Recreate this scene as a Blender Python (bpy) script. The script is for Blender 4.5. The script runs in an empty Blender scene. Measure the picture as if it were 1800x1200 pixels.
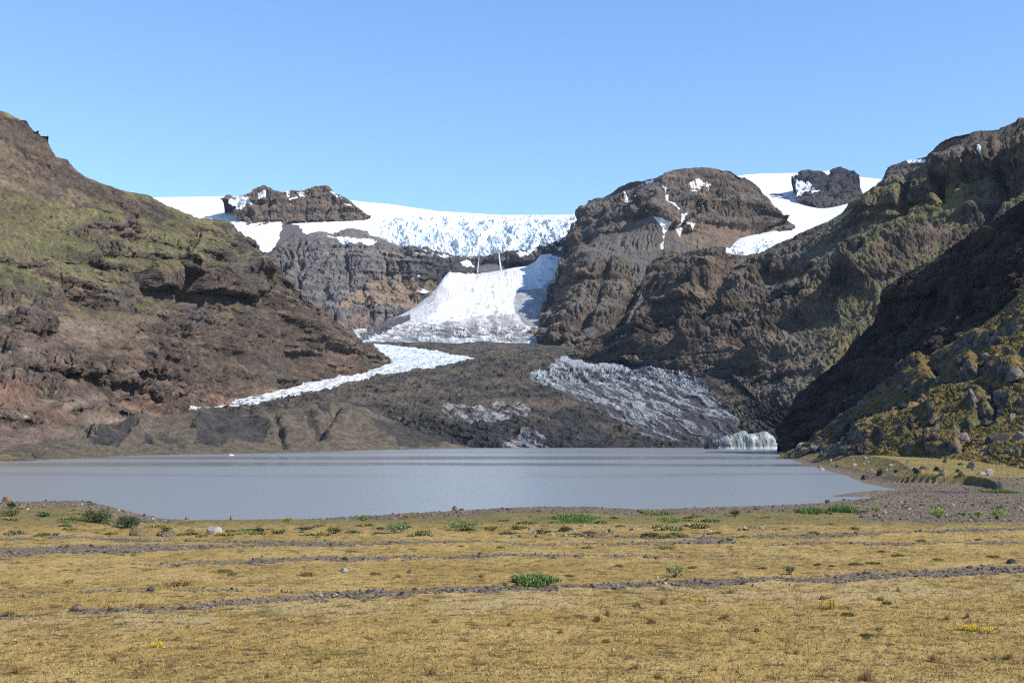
import bpy, math
import numpy as np

rng = np.random.default_rng(11)
F32 = np.float32
FOC, CX, HY, CAMH = 2000.0, 900.0, 774.0, 6.5      # focal length in photo pixels, horizon row, eye height above the lake

scene = bpy.context.scene
COL = scene.collection

# ------------------------------------------------------------------ noise
_perm = np.random.default_rng(3).permutation(256).astype(np.int32)
PERM = np.concatenate([_perm, _perm, _perm])
_g = np.random.default_rng(4).normal(size=(256, 3))
GRAD = (_g / np.linalg.norm(_g, axis=1, keepdims=True)).astype(F32)

from concurrent.futures import ThreadPoolExecutor
POOL = ThreadPoolExecutor(4)

def noise3(x, y, z):
    x, y, z = np.broadcast_arrays(np.asarray(x, F32), np.asarray(y, F32), np.asarray(z, F32))
    shp = x.shape; x = x.ravel(); y = y.ravel(); z = z.ravel()
    out = np.empty(x.shape, F32); B = 24576
    def job(i):
        out[i:i + B] = _noise(x[i:i + B], y[i:i + B], z[i:i + B])
    list(POOL.map(job, range(0, len(x), B)))
    return out.reshape(shp)

def _noise(x, y, z):
    xf = np.floor(x); yf = np.floor(y); zf = np.floor(z)
    xi = xf.astype(np.int32) & 255; yi = yf.astype(np.int32) & 255; zi = zf.astype(np.int32) & 255
    fx = x - xf; fy = y - yf; fz = z - zf
    u = fx * fx * fx * (fx * (fx * 6 - 15) + 10)
    v = fy * fy * fy * (fy * (fy * 6 - 15) + 10)
    w = fz * fz * fz * (fz * (fz * 6 - 15) + 10)
    out = np.zeros(x.shape, F32)
    for dx in (0, 1):
        ax = PERM[xi + dx]
        wx = u if dx else 1 - u
        for dy in (0, 1):
            ay = PERM[ax + yi + dy]
            wy = v if dy else 1 - v
            for dz in (0, 1):
                g = GRAD[PERM[ay + zi + dz]]
                wz = w if dz else 1 - w
                out += wx * wy * wz * (g[..., 0] * (fx - dx) + g[..., 1] * (fy - dy) + g[..., 2] * (fz - dz))
    return out * F32(1.5)

def fbm(x, y, z, s, o=4, gain=0.5):
    f = 1.0 / s; a = 1.0; t = 0.0; n = 0.0
    for i in range(o):
        t = t + a * noise3(x * f + 17.3 * i, y * f - 9.1 * i, z * f + 5.7 * i)
        n += a; a *= gain; f *= 2.07
    return t / n

def ridged(x, y, z, s, o=4, gain=0.55):
    f = 1.0 / s; a = 1.0; t = 0.0; n = 0.0; prev = 1.0
    for i in range(o):
        r = 1 - np.abs(noise3(x * f + 3.1 * i, y * f + 7.7 * i, z * f - 4.9 * i)) * 1.6
        r = np.clip(r, 0, 1) ** 2
        t = t + a * r * prev; n += a
        prev = np.clip(r * 1.4, 0.25, 1); a *= gain; f *= 2.1
    return t / n

def sstep(a, b, x):
    t = np.clip((x - a) / (b - a), 0, 1)
    return t * t * (3 - 2 * t)

def poly_mask(px, py, pts):
    inside = np.zeros(px.shape, bool)
    n = len(pts)
    for i in range(n):
        x0, y0 = pts[i]; x1, y1 = pts[(i + 1) % n]
        if y0 == y1:
            continue
        c = ((y0 > py) != (y1 > py)) & (px < (x1 - x0) * (py - y0) / (y1 - y0) + x0)
        inside ^= c
    return inside.astype(F32)

def line_mask(px, py, pts, half):
    """soft band of the given half height round a polyline (x increasing)"""
    xs = [p[0] for p in pts]; ys = [p[1] for p in pts]
    c = np.interp(px, xs, ys)
    hw = half if np.isscalar(half) else np.interp(px, [h[0] for h in half], [h[1] for h in half])
    m = 1 - sstep(hw * 0.55, hw * 1.25 + 0.01, np.abs(py - c))
    return m * (px >= xs[0]) * (px <= xs[-1])

def mix(a, b, t):
    a = np.asarray(a, F32); b = np.asarray(b, F32)
    t = np.asarray(t, F32)
    if t.ndim == 2:
        t = t[..., None]
    return a * (1 - t) + b * t

def blur(a, k):
    if k < 1:
        return a
    ker = np.exp(-0.5 * (np.arange(-3 * k, 3 * k + 1) / k) ** 2); ker /= ker.sum()
    p = np.pad(a, 3 * k, mode='edge')
    return np.convolve(p, ker, mode='valid')

def blur2(a, k):
    """box blur twice on a 2-D field"""
    for _ in range(2):
        for ax in (0, 1):
            p = np.concatenate([np.repeat(np.take(a, [0], ax), k + 1, ax), a, np.repeat(np.take(a, [-1], ax), k, ax)], ax)
            c = np.cumsum(p, axis=ax, dtype=np.float64)
            n = a.shape[ax]
            hi = np.take(c, np.arange(2 * k + 1, 2 * k + 1 + n), ax); lo = np.take(c, np.arange(0, n), ax)
            a = ((hi - lo) / (2 * k + 1)).astype(F32)
    return a

# ------------------------------------------------------------------ object helpers
def tag(o, label=None, cat=None, group=None, kind=None):
    if label: o['label'] = label
    if cat: o['category'] = cat
    if group: o['group'] = group
    if kind: o['kind'] = kind
    return o

def raw_mesh(name, verts, faces, smooth=False, col=None):
    """verts (n,3), faces (m,k) -> mesh, with an optional per-vertex albedo attribute"""
    verts = np.asarray(verts, F32).reshape(-1, 3); faces = np.asarray(faces, np.int32)
    me = bpy.data.meshes.new(name)
    k = faces.shape[1]
    me.vertices.add(len(verts)); me.vertices.foreach_set('co', verts.ravel())
    me.loops.add(faces.size); me.loops.foreach_set('vertex_index', faces.ravel())
    me.polygons.add(len(faces))
    me.polygons.foreach_set('loop_start', np.arange(0, faces.size, k, dtype=np.int32))
    me.polygons.foreach_set('use_smooth', np.full(len(faces), smooth, dtype=bool))
    me.update(calc_edges=True)
    if col is not None:
        at = me.attributes.new('albedo', 'FLOAT_COLOR', 'POINT')
        c4 = np.ones((len(verts), 4), F32); c4[:, :3] = np.asarray(col, F32).reshape(-1, 3)
        c4[:, :3] *= (ALB + (1 - ALB) * sstep(0.36, 0.52, c4[:, :3].max(1)))[:, None]      # bare ground is darker than the first estimate, snow is not
        at.data.foreach_set('color', c4.ravel())
    return me

def link(name, me, mat=None, parent=None):
    o = bpy.data.objects.new(name, me)
    if mat is not None:
        me.materials.append(mat)
    COL.objects.link(o)
    if parent is not None:
        o.parent = parent
    return o

def empty(name, loc):
    o = bpy.data.objects.new(name, None); o.location = loc; o.empty_display_size = 0.2
    COL.objects.link(o); return o

def grid_faces(H, W):
    i = np.arange(H * W, dtype=np.int32).reshape(H, W)
    return np.stack([i[:-1, :-1], i[:-1, 1:], i[1:, 1:], i[1:, :-1]], -1).reshape(-1, 4)

# ------------------------------------------------------------------ materials
def principled(name):
    m = bpy.data.materials.new(name); m.use_nodes = True
    nt = m.node_tree; b = nt.nodes['Principled BSDF']
    return m, nt, b

def albedo_mat(name, scale, var=0.35, bump=0.6, dist=1.0, rough=0.95, spec=0.12, scale2=None):
    """albedo attribute broken up by fine object-space noise, with a fine bump"""
    m, nt, b = principled(name)
    N, L = nt.nodes, nt.links
    at = N.new('ShaderNodeAttribute'); at.attribute_name = 'albedo'
    tc = N.new('ShaderNodeTexCoord')
    n1 = N.new('ShaderNodeTexNoise'); n1.inputs['Scale'].default_value = 1.0 / scale
    n1.inputs['Detail'].default_value = 5; n1.inputs['Roughness'].default_value = 0.65
    L.new(tc.outputs['Object'], n1.inputs['Vector'])
    mr = N.new('ShaderNodeMapRange')
    mr.inputs['From Min'].default_value = 0.3; mr.inputs['From Max'].default_value = 0.7
    mr.inputs['To Min'].default_value = 1 - var; mr.inputs['To Max'].default_value = 1 + var
    L.new(n1.outputs['Fac'], mr.inputs['Value'])
    mul = N.new('ShaderNodeVectorMath'); mul.operation = 'SCALE'
    L.new(at.outputs['Color'], mul.inputs[0]); L.new(mr.outputs['Result'], mul.inputs['Scale'])
    L.new(mul.outputs['Vector'], b.inputs['Base Color'])
    b.inputs['Roughness'].default_value = rough
    b.inputs['Specular IOR Level'].default_value = spec
    if bump > 0:
        n2 = N.new('ShaderNodeTexNoise'); n2.inputs['Scale'].default_value = 1.0 / (scale2 or scale * 0.6)
        n2.inputs['Detail'].default_value = 4; n2.inputs['Roughness'].default_value = 0.7
        L.new(tc.outputs['Object'], n2.inputs['Vector'])
        bp = N.new('ShaderNodeBump'); bp.inputs['Strength'].default_value = bump; bp.inputs['Distance'].default_value = dist
        L.new(n2.outputs['Fac'], bp.inputs['Height']); L.new(bp.outputs['Normal'], b.inputs['Normal'])
    return m

def noise_mat(name, c0, c1, scale, rough=0.9, spec=0.15, bump=0.4, dist=0.05, c2=None, transl=0.0):
    m, nt, b = principled(name)
    N, L = nt.nodes, nt.links
    tc = N.new('ShaderNodeTexCoord')
    n1 = N.new('ShaderNodeTexNoise'); n1.inputs['Scale'].default_value = 1.0 / scale
    n1.inputs['Detail'].default_value = 5; n1.inputs['Roughness'].default_value = 0.65
    L.new(tc.outputs['Object'], n1.inputs['Vector'])
    r = N.new('ShaderNodeValToRGB')
    r.color_ramp.elements[0].position = 0.36; r.color_ramp.elements[1].position = 0.64
    if max(c1) < 0.6:
        c0 = tuple(q * ALB for q in c0); c1 = tuple(q * ALB for q in c1); c2 = tuple(q * ALB for q in c2) if c2 else None
    r.color_ramp.elements[0].color = (*c0, 1); r.color_ramp.elements[1].color = (*c1, 1)
    if c2 is not None:
        e = r.color_ramp.elements.new(0.5); e.color = (*c2, 1)
    L.new(n1.outputs['Fac'], r.inputs['Fac']); L.new(r.outputs['Color'], b.inputs['Base Color'])
    b.inputs['Roughness'].default_value = rough; b.inputs['Specular IOR Level'].default_value = spec
    if bump > 0:
        bp = N.new('ShaderNodeBump'); bp.inputs['Strength'].default_value = bump; bp.inputs['Distance'].default_value = dist
        L.new(n1.outputs['Fac'], bp.inputs['Height']); L.new(bp.outputs['Normal'], b.inputs['Normal'])
    return m

# ------------------------------------------------------------------ lofted terrain
class Ctx: pass

def hermite_rows(vals, tv):
    """monotone cubic through the rows; vals (R,W), tv row coordinates to sample"""
    R, W = vals.shape
    d = np.diff(vals, axis=0)
    m = np.zeros_like(vals)
    m[1:-1] = np.where(d[:-1] * d[1:] > 0, 2 * d[:-1] * d[1:] / (d[:-1] + d[1:] + 1e-12 * np.sign(d[:-1] + d[1:] + 1e-30)), 0)
    m[0] = d[0]; m[-1] = d[-1]
    i = np.clip(np.floor(tv).astype(int), 0, R - 2); t = (tv - i)[:, None]
    h00 = 2 * t**3 - 3 * t**2 + 1; h10 = t**3 - 2 * t**2 + t; h01 = -2 * t**3 + 3 * t**2; h11 = t**3 - t**2
    return h00 * vals[i] + h10 * m[i] + h01 * vals[i + 1] + h11 * m[i + 1]

def loft(rows, px0, px1, W, H, smooth=3, back=10, back_drop=1.0):
    """rows of (px, py, depth) from the foot to the skyline -> grid of real 3-D points"""
    px = np.linspace(px0, px1, W)
    PY, YY = [], []
    for k, r in enumerate(rows):
        xs = [p[0] for p in r]
        py = np.interp(px, xs, [p[1] for p in r]); y = np.interp(px, xs, [p[2] for p in r])
        last = k == len(rows) - 1
        step = (px1 - px0) / W
        if not last:
            py = blur(py, max(1, int(smooth * 4 / step)))
        y = blur(y, max(1, int(smooth * 6 / step)))
        PY.append(py); YY.append(np.log(y))
    PY = np.array(PY); YY = np.array(YY)
    lift = 0.004 * np.arange(len(rows))[:, None]
    YY = np.maximum.accumulate(YY - lift, axis=0) + lift          # every row lies behind the one below it
    span = np.abs(np.diff(PY, axis=0)).mean(1) + 0.25 * np.abs(np.diff(YY, axis=0)).mean(1) * 300 + 3
    cnt = np.maximum(2, np.round(span / span.sum() * H)).astype(int)
    tv = np.concatenate([i + np.arange(c) / c for i, c in enumerate(cnt)] + [[len(rows) - 1]])
    py = hermite_rows(PY, tv); y = np.exp(hermite_rows(YY, tv))
    pxg = np.broadcast_to(px, py.shape).copy()
    X = (pxg - CX) / FOC * y; Z = CAMH + (HY - py) / FOC * y
    if back:
        s = np.linspace(0, 1, back + 1)[1:, None]
        th = sstep(0, 26, np.abs(PY[0] - PY[-1])) + 0.002
        yb = y[-1] * (1 + 0.25 * s * th)
        zb = Z[-1] - th * back_drop * y[-1] * 0.25 * (0.25 * s + 0.75 * s * s)
        X = np.vstack([X, (px - CX) / FOC * yb]); Z = np.vstack([Z, zb]); y = np.vstack([y, yb])
        pxg = np.vstack([pxg, np.broadcast_to(px, yb.shape)])
        py = np.vstack([py, np.broadcast_to(py[-1], yb.shape)])
    c = Ctx()
    c.nb = back
    c.px = pxg.astype(F32); c.py = py.astype(F32)
    c.P = np.stack([X, y, Z], -1).astype(F32)
    h = np.arange(c.P.shape[0])[:, None]
    c.crest = np.clip((c.P.shape[0] - 1 - back - h) / (0.06 * H), 0, 1).astype(F32) * np.ones_like(c.px)
    if back:
        c.crest[-back:] = 0
    c.crest2 = np.clip((c.P.shape[0] - 1 - back - h) / (0.15 * H), 0, 1).astype(F32) * np.ones_like(c.px)
    if back:
        c.crest2[-back:] = 0
    # metric coordinates along the strip
    du = np.linalg.norm(np.diff(c.P, axis=1), axis=2); dv = np.linalg.norm(np.diff(c.P, axis=0), axis=2)
    c.U = (c.px - CX) / FOC * np.median(c.P[..., 1])
    c.V = np.vstack([np.zeros((1, W)), np.cumsum(dv.mean(1))[:, None] * np.ones((1, W))]).astype(F32)
    c.thick = np.broadcast_to(sstep(0, 26, np.abs(PY[0] - PY[-1])), c.px.shape).astype(F32)
    c.N = normals(c.P)
    return c

def normals(P):
    gu = np.empty_like(P); gv = np.empty_like(P)
    gu[:, 1:-1] = P[:, 2:] - P[:, :-2]; gu[:, 0] = P[:, 1] - P[:, 0]; gu[:, -1] = P[:, -1] - P[:, -2]
    gv[1:-1] = P[2:] - P[:-2]; gv[0] = P[1] - P[0]; gv[-1] = P[-1] - P[-2]
    n = np.cross(gu, gv)
    n /= np.linalg.norm(n, axis=2, keepdims=True) + 1e-9
    return n

def terrace(z, warp, per, hard=0.3):
    t = (z + warp) / per
    f = t - np.floor(t)
    g = sstep(0.5 - hard, 0.5 + hard, f)
    return (np.floor(t) + g) * per - warp

def erode(c, stride, rounds, n, life, K=0.35, maxd=6.0, seed=1):
    """rain drops carve gullies into a coarse copy of the grid; the carving is put back at full size"""
    r = np.random.default_rng(seed)
    P = c.P[:c.P.shape[0] - c.nb] if c.nb else c.P
    Zc = P[::stride, ::stride, 2].astype(np.float64).copy()
    Xc = P[::stride, ::stride]
    h, w = Zc.shape
    du = np.linalg.norm(np.diff(Xc, axis=1), axis=2); dv = np.linalg.norm(np.diff(Xc, axis=0), axis=2)
    su = np.pad(du, ((0, 0), (0, 1)), mode='edge') + 1e-3; sv = np.pad(dv, ((0, 1), (0, 0)), mode='edge') + 1e-3
    Z0 = Zc.copy()
    for k in range(rounds):
        gy = r.uniform(1, h - 2.01, n); gx = r.uniform(1, w - 2.01, n)
        dy = np.zeros(n); dx = np.zeros(n); sed = np.zeros(n); wat = np.ones(n); vel = np.ones(n)
        alive = np.ones(n, bool)
        for s in range(life):
            iy = gy.astype(int); ix = gx.astype(int); fy = gy - iy; fx = gx - ix
            z00 = Zc[iy, ix]; z01 = Zc[iy, ix + 1]; z10 = Zc[iy + 1, ix]; z11 = Zc[iy + 1, ix + 1]
            a = su[iy, ix]; b = sv[iy, ix]
            gxg = ((z01 - z00) * (1 - fy) + (z11 - z10) * fy) / a
            gyg = ((z10 - z00) * (1 - fx) + (z11 - z01) * fx) / b
            zo = (z00 * (1 - fy) + z10 * fy) * (1 - fx) + (z01 * (1 - fy) + z11 * fy) * fx
            dx = dx * 0.15 - gxg / a * 0.85; dy = dy * 0.15 - gyg / b * 0.85
            L = np.hypot(dx, dy) + 1e-12
            dx /= L; dy /= L
            ny = np.clip(gy + dy, 1, h - 2.01); nx = np.clip(gx + dx, 1, w - 2.01)
            jy = ny.astype(int); jx = nx.astype(int); ey = ny - jy; ex = nx - jx
            zn = (Zc[jy, jx] * (1 - ey) + Zc[jy + 1, jx] * ey) * (1 - ex) + (Zc[jy, jx + 1] * (1 - ey) + Zc[jy + 1, jx + 1] * ey) * ex
            dz = zn - zo
            cap = np.maximum(-dz, 0.02) * wat * K * 2.5
            dep = np.where(dz > 0, np.minimum(sed, dz), np.where(sed > cap, (sed - cap) * 0.25, 0))
            ero = np.where((dz <= 0) & (sed <= cap), np.minimum((cap - sed) * 0.3, -dz), 0)
            ch = (dep - ero) * alive
            np.add.at(Zc, (iy, ix), ch * (1 - fy) * (1 - fx)); np.add.at(Zc, (iy, ix + 1), ch * (1 - fy) * fx)
            np.add.at(Zc, (iy + 1, ix), ch * fy * (1 - fx)); np.add.at(Zc, (iy + 1, ix + 1), ch * fy * fx)
            sed += ero - dep
            wat *= 0.985
            alive &= ~((ny <= 1) | (nx <= 1) | (ny >= h - 2.02) | (nx >= w - 2.02))
            gy, gx = ny, nx
    D = np.clip(Zc - Z0, -maxd, maxd * 0.5)
    # bilinear back to full size
    Hh, Ww = P.shape[:2]
    yy = np.clip(np.arange(Hh) / stride, 0, h - 1.001); xx = np.clip(np.arange(Ww) / stride, 0, w - 1.001)
    iy = yy.astype(int)[:, None]; ix = xx.astype(int)[None]; fy = (yy - yy.astype(int))[:, None]; fx = (xx - xx.astype(int))[None]
    fy = fy * fy * (3 - 2 * fy); fx = fx * fx * (3 - 2 * fx)
    out = (D[iy, ix] * (1 - fy) + D[np.minimum(iy + 1, h - 1), ix] * fy) * (1 - fx) + (D[iy, np.minimum(ix + 1, w - 1)] * (1 - fy) + D[np.minimum(iy + 1, h - 1), np.minimum(ix + 1, w - 1)] * fy) * fx
    if c.nb:
        out = np.vstack([out, np.repeat(out[-1:], c.nb, 0)])
    return out.astype(F32)

def finish(name, label, c, col, mat, smooth=False, kind='structure', cat=None):
    H, W = c.px.shape
    me = raw_mesh(name, c.P.reshape(-1, 3), grid_faces(H, W), smooth, np.clip(col, 0.002, 0.95).reshape(-1, 3))
    o = link(name, me, mat)
    tag(o, label, cat, kind=kind)
    return o

def warped(c, amp, s):
    """screen-design coordinates shaken by noise, for ragged mask edges"""
    X, Y, Z = c.P0[..., 0], c.P0[..., 1], c.P0[..., 2]
    return c.px + amp * fbm(X, Y, Z, s, 4), c.py + amp * 0.8 * fbm(X + 900, Y, Z + 300, s, 4)

def surf(c, px, py):
    """the 3-D point of a terrain seen at a photo position"""
    P = c.P
    qx = CX + FOC * P[..., 0] / P[..., 1]; qy = HY - FOC * (P[..., 2] - CAMH) / P[..., 1]
    d = (qx - px) ** 2 + (qy - py) ** 2 + (P[..., 1] * 1e-4)
    k = np.unravel_index(np.argmin(d), d.shape)
    return P[k].astype(float)

ALB = 0.83
# palette (albedo)
ROCK_D = (0.062, 0.050, 0.042); ROCK = (0.126, 0.094, 0.069); ROCK_W = (0.185, 0.128, 0.086)
SCREE = (0.168, 0.127, 0.096); RED = (0.205, 0.108, 0.074); TAN = (0.26, 0.185, 0.12)
MOSS = (0.116, 0.106, 0.050); MOSS_Y = (0.165, 0.142, 0.062); GRASSG = (0.092, 0.104, 0.040)
SNOW = (0.62, 0.628, 0.64); SNOW_P = (0.57, 0.515, 0.465); ICE_B = (0.43, 0.51, 0.56)

def seg_dist(px, py, pts):
    best = np.full(px.shape, 1e9, F32)
    for (x0, y0), (x1, y1) in zip(pts[:-1], pts[1:]):
        dx, dy = x1 - x0, y1 - y0
        t = np.clip(((px - x0) * dx + (py - y0) * dy) / (dx * dx + dy * dy), 0, 1)
        best = np.minimum(best, (px - x0 - t * dx) ** 2 + (py - y0 - t * dy) ** 2)
    return np.sqrt(best)

def sculpt(c, lines=(), bumps=(), wob=9, ws=90):
    """named gullies and ribs (lines) and outcrops or alcoves (bumps) of the real slope, in metres"""
    wx, wy = warped(c, wob, ws)
    d = np.zeros_like(c.px)
    for pts, amp, w in lines:
        d += amp * np.exp(-(seg_dist(wx, wy, pts) / w) ** 2)
    for pts, amp, k in bumps:
        d += amp * blur2(poly_mask(wx, wy, pts), k)
    c.sc = d

def soften(c, polys, lo=0.3, k=5, wob=12, ws=110):
    """scree and turf aprons that stay smoother than the crags"""
    wx, wy = warped(c, wob, ws); m = np.zeros_like(c.px)
    for p in polys:
        m = np.maximum(m, poly_mask(wx, wy, p))
    c.soft = 1 - (1 - lo) * blur2(m, k)

def rock_disp(c, a1, s1, a2, s2, gul=0, gs=60, shear=0.0, stretch=5.0, ter=None, seed=0.0, beds=()):
    """weathered rock: broad lumps, broken ribs, downhill gullies and lava ledges"""
    X, Y, Z = (c.P[..., i] + seed for i in range(3))
    c.n_big = fbm(X, Y, Z * 1.3, s1, 4)
    c.n_rib = ridged(X, Y, Z * 0.8, s2, 5)
    d = a1 * c.n_big + a2 * (c.n_rib - 0.45)
    if gul:
        wu = c.U + shear * c.V + 0.35 * gs * fbm(X, Y, Z, gs * 1.5, 3)
        c.n_gul = ridged(wu, c.V / stretch, wu * 0 + seed, gs, 4)
        d = d - gul * (sstep(0.35, 0.95, c.n_gul) - 0.2)
    d = d - d.mean()
    fade = 0.22 + 0.78 * c.crest2
    d = d * fade + (c.sc * sstep(0.05, 1.0, c.crest2) if hasattr(c, 'sc') else 0)
    d = d * c.thick * (c.soft if hasattr(c, 'soft') else 1)
    P = c.P + c.N * d[..., None]
    if ter:
        for per, amt, hard in ter:
            warp = 1.1 * per * fbm(X, Y, Z * 0.2, per * 9, 3)
            zt = terrace(P[..., 2], warp, per, hard)
            m = amt * sstep(-0.15, 0.35, fbm(X + 77, Y, Z * 2.5, per * 5, 3))
            P[..., 2] = P[..., 2] + (zt - P[..., 2]) * m * (0.25 + 0.75 * c.crest)
    # lava beds: each bed stands out or weathers back as a whole, with upright joints in its face
    c.lay = np.zeros_like(c.px)
    Nh = c.N.copy(); Nh[..., 2] = 0; Nh /= np.linalg.norm(Nh, axis=2, keepdims=True) + 1e-6
    for k, (per, amp) in enumerate(beds):
        w = 1.6 * per * fbm(X, Y, Z * 0.15, per * 14, 3)
        z = P[..., 2]
        L = np.tanh(5.5 * noise3(X / (per * 40) + 3.3 + k, Y / (per * 40) + seed, (z + w) / per))
        m = sstep(-0.12, 0.30, fbm(X + 31 * k, Y, Z * 1.5, per * 7, 3))
        J = ridged(c.U / 1.0 + 0.6 * w, Z * 0.16, 0 * X + k, per * 1.1, 3)
        a = amp * m * (0.15 + 0.85 * c.crest2) * c.thick * (c.soft if hasattr(c, 'soft') else 1)
        P = P + Nh * (a * (L - 0.55 * (L > 0) * sstep(0.35, 0.8, J)))[..., None]
        c.lay = c.lay + L * m * (1.0 if k == 0 else 0.7)
    c.P = P.astype(F32)

def fine_disp(c, amp, s, o=4, crack=1.0):
    X, Y, Z = (c.P[..., i] for i in range(3))
    n = normals(c.P)
    c.P = (c.P + n * (amp * (0.7 * fbm(X, Y, Z, s, o, 0.65) - 1.5 * crack * (ridged(X * 1.0, Y, Z * 0.7, s * 1.1, o - 1, 0.7) - 0.35)) * (0.5 + 0.5 * c.crest) * (0.3 + 0.7 * c.thick) * ((0.45 + 0.55 * c.soft) if hasattr(c, 'soft') else 1))[..., None]).astype(F32)

M_FAR = albedo_mat('rock_far', 14, 0.30, 0.7, 3.0)
M_MID = albedo_mat('rock_mid', 6, 0.32, 0.8, 1.6)
M_NEAR = albedo_mat('rock_near', 2.2, 0.35, 0.8, 0.6)
M_SNOW = albedo_mat('snow_and_ice', 25, 0.05, 0.5, 3.0, rough=0.7, spec=0.2)
M_DEBRIS = albedo_mat('debris_ice', 5, 0.35, 0.8, 1.4)

# =================================================================== LEFT MOUNTAIN
def build_left():
    rows = [
     [(-450,830,420),(0,800,560),(100,795,600),(200,775,660),(330,735,1120),(450,705,1330),(560,682,1620),(690,665,2040)],
     [(-450,760,440),(0,740,600),(100,730,660),(200,718,760),(330,700,1150),(450,680,1380),(560,665,1640),(690,660,2045)],
     [(-450,640,500),(0,660,690),(140,657,760),(280,664,920),(400,645,1250),(500,645,1500),(600,645,1760),(690,655,2052)],
     [(-450,620,520),(0,645,710),(140,640,780),(280,645,950),(400,630,1265),(500,630,1515),(600,635,1780),(690,652,2054)],
     [(-450,480,620),(0,575,780),(150,600,870),(300,560,1060),(420,560,1330),(520,560,1560),(620,580,1860),(690,648,2058)],
     [(-450,400,660),(0,505,830),(120,530,910),(240,535,1060),(300,530,1110),(345,530,1130),(400,520,1345),(490,540,1540),(560,570,1790),(620,592,1930),(690,645,2064)],
     [(-450,350,720),(0,455,860),(150,470,960),(235,468,1075),(300,474,1130),(350,468,1180),(400,455,1370),(480,505,1570),(560,560,1810),(620,588,1950),(690,640,2066)],
     [(-450,200,850),(0,340,990),(150,380,1110),(260,405,1230),(350,405,1370),(430,435,1480),(500,492,1640),(600,568,1960),(690,636,2070)],
     [(-450,20,1000),(-200,110,1030),(-60,160,1050),(0,195,1070),(14,198,1070),(22,205,1072),(40,212,1075),(48,213,1075),(62,232,1080),(66,229,1080),(75,240,1085),(84,240,1090),(90,258,1095),(97,275,1100),(108,278,1110),(118,280,1115),(128,294,1130),(145,308,1140),(165,317,1160),(200,330,1200),(230,338,1240),(258,343,1290),(290,360,1340),(340,380,1420),(372,387,1470),(385,389,1480),(398,389,1500),(412,396,1520),(420,408,1530),(432,416,1560),(445,440,1590),(458,447,1620),(470,455,1650),(490,465,1690),(498,482,1710),(512,498,1740),(530,522,1790),(545,545,1830),(560,556,1880),(575,570,1930),(590,582,1960),(620,594,2010),(645,605,2040),(662,616,2055),(674,632,2065),(682,650,2072),(690,668,2075)],
    ]
    c = loft(rows, -420, 690, 1150, 700, 3)
    c.P0 = c.P.copy()
    cliffs = sstep(0.1, 0.6, fbm(c.P[..., 0], c.P[..., 1], c.P[..., 2] * 2, 130, 3) + 0.25)
    sculpt(c, [([(140,372),(150,400),(200,440)],-8,8), ([(250,470),(262,520)],-10,6), ([(342,410),(333,440)],-14,4), ([(385,392),(395,420),(420,450)],-14,7),
                ([(320,520),(330,570),(345,600)],-10,10), ([(0,660),(140,661)],-9,3.5), ([(225,648),(300,668)],-9,3), ([(395,655),(400,700)],-8,5),
                ([(0,455),(60,462),(120,460),(235,468)],-7,4), ([(40,520),(60,560)],-9,7), ([(500,590),(560,620)],-8,5)],
               [([(250,468),(345,468),(430,462),(470,500),(440,520),(345,512),(330,535),(300,512),(260,505)],22,2), ([(303,478),(338,480),(345,535),(325,545),(305,520)],-34,2),
                ([(0,195),(60,232),(108,278),(100,305),(60,270),(0,235),(-300,80),(-300,60)],12,3), ([(140,368),(230,395),(200,405),(150,395)],9,2), ([(190,380),(240,385),(245,405),(205,402)],8,2),
                ([(0,560),(50,545),(90,590),(40,600)],14,3), ([(340,420),(430,415),(480,500),(420,470),(345,445)],12,3), ([(505,590),(560,585),(565,625),(510,620)],12,3),
                ([(0,600),(140,630),(270,660),(100,662),(0,660)],10,4), ([(460,500),(560,560),(640,620),(560,600),(470,530)],10,4)])
    soften(c, [[(-450,0),(60,250),(260,350),(350,395),(120,385),(0,350),(-450,250)], [(340,600),(420,560),(560,590),(640,640),(420,680),(330,640)]], 0.6)
    rock_disp(c, 8, 190, 4.5, 46, gul=6, gs=50, shear=0.35, stretch=6, ter=[(34, 0.6, 0.12)], seed=10, beds=[(26, 8.0), (10, 4.2), (4.2, 1.0)])
    c.P[..., 2] += erode(c, 3, 3, 26000, 45, 0.4, 7.0, 5) * c.crest
    fine_disp(c, 2.6, 10, 5)
    X, Y, Z = (c.P[..., i] for i in range(3))
    n = normals(c.P); up = n[..., 2]; upb = blur2(up, 7)
    wx, wy = warped(c, 26, 90)
    # vegetation thins downwards; cliffs stay bare
    a = fbm(X, Y, Z, 60, 5, 0.6); b = fbm(X + 500, Y, Z * 2, 24, 4, 0.6); f = fbm(X, Y + 70, Z, 7, 3, .6)
    hgt = sstep(620, 470, c.py + 30 * a - 0.06 * (c.px - 200))
    dry = poly_mask(wx, wy, [(-450,0),(60,200),(230,360),(120,350),(0,330),(-450,250)])
    green = sstep(0.30, 0.50, upb + 0.10 * a + 0.08 * b) * sstep(-0.25, 0.25, a + 0.7 * b + 0.9 * (hgt - 0.45)) * hgt
    green = green * (1 - 0.65 * dry) * (1 - 0.7 * sstep(380, 470, wx)) * (0.45 + 0.55 * sstep(-0.15, 0.25, b + 0.6 * f))
    low = sstep(640, 720, c.py)
    rockc = mix(mix(ROCK_D, ROCK, sstep(-0.3, 0.3, b)), ROCK_W, sstep(0.0, 0.5, a + 0.3 * b))
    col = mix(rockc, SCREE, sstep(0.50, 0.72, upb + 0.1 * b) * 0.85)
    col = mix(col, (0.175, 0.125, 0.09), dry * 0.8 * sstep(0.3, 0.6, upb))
    strata = noise3(X * 0.002, Y * 0.002, (Z + 10 * a) / 7.0)
    col = mix(col, RED, sstep(0.0, 0.45, fbm(X, Y, Z * 1.6, 110, 3) + 0.25 * strata) * sstep(540, 680, c.py + 40 * a) * 0.62)
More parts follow.
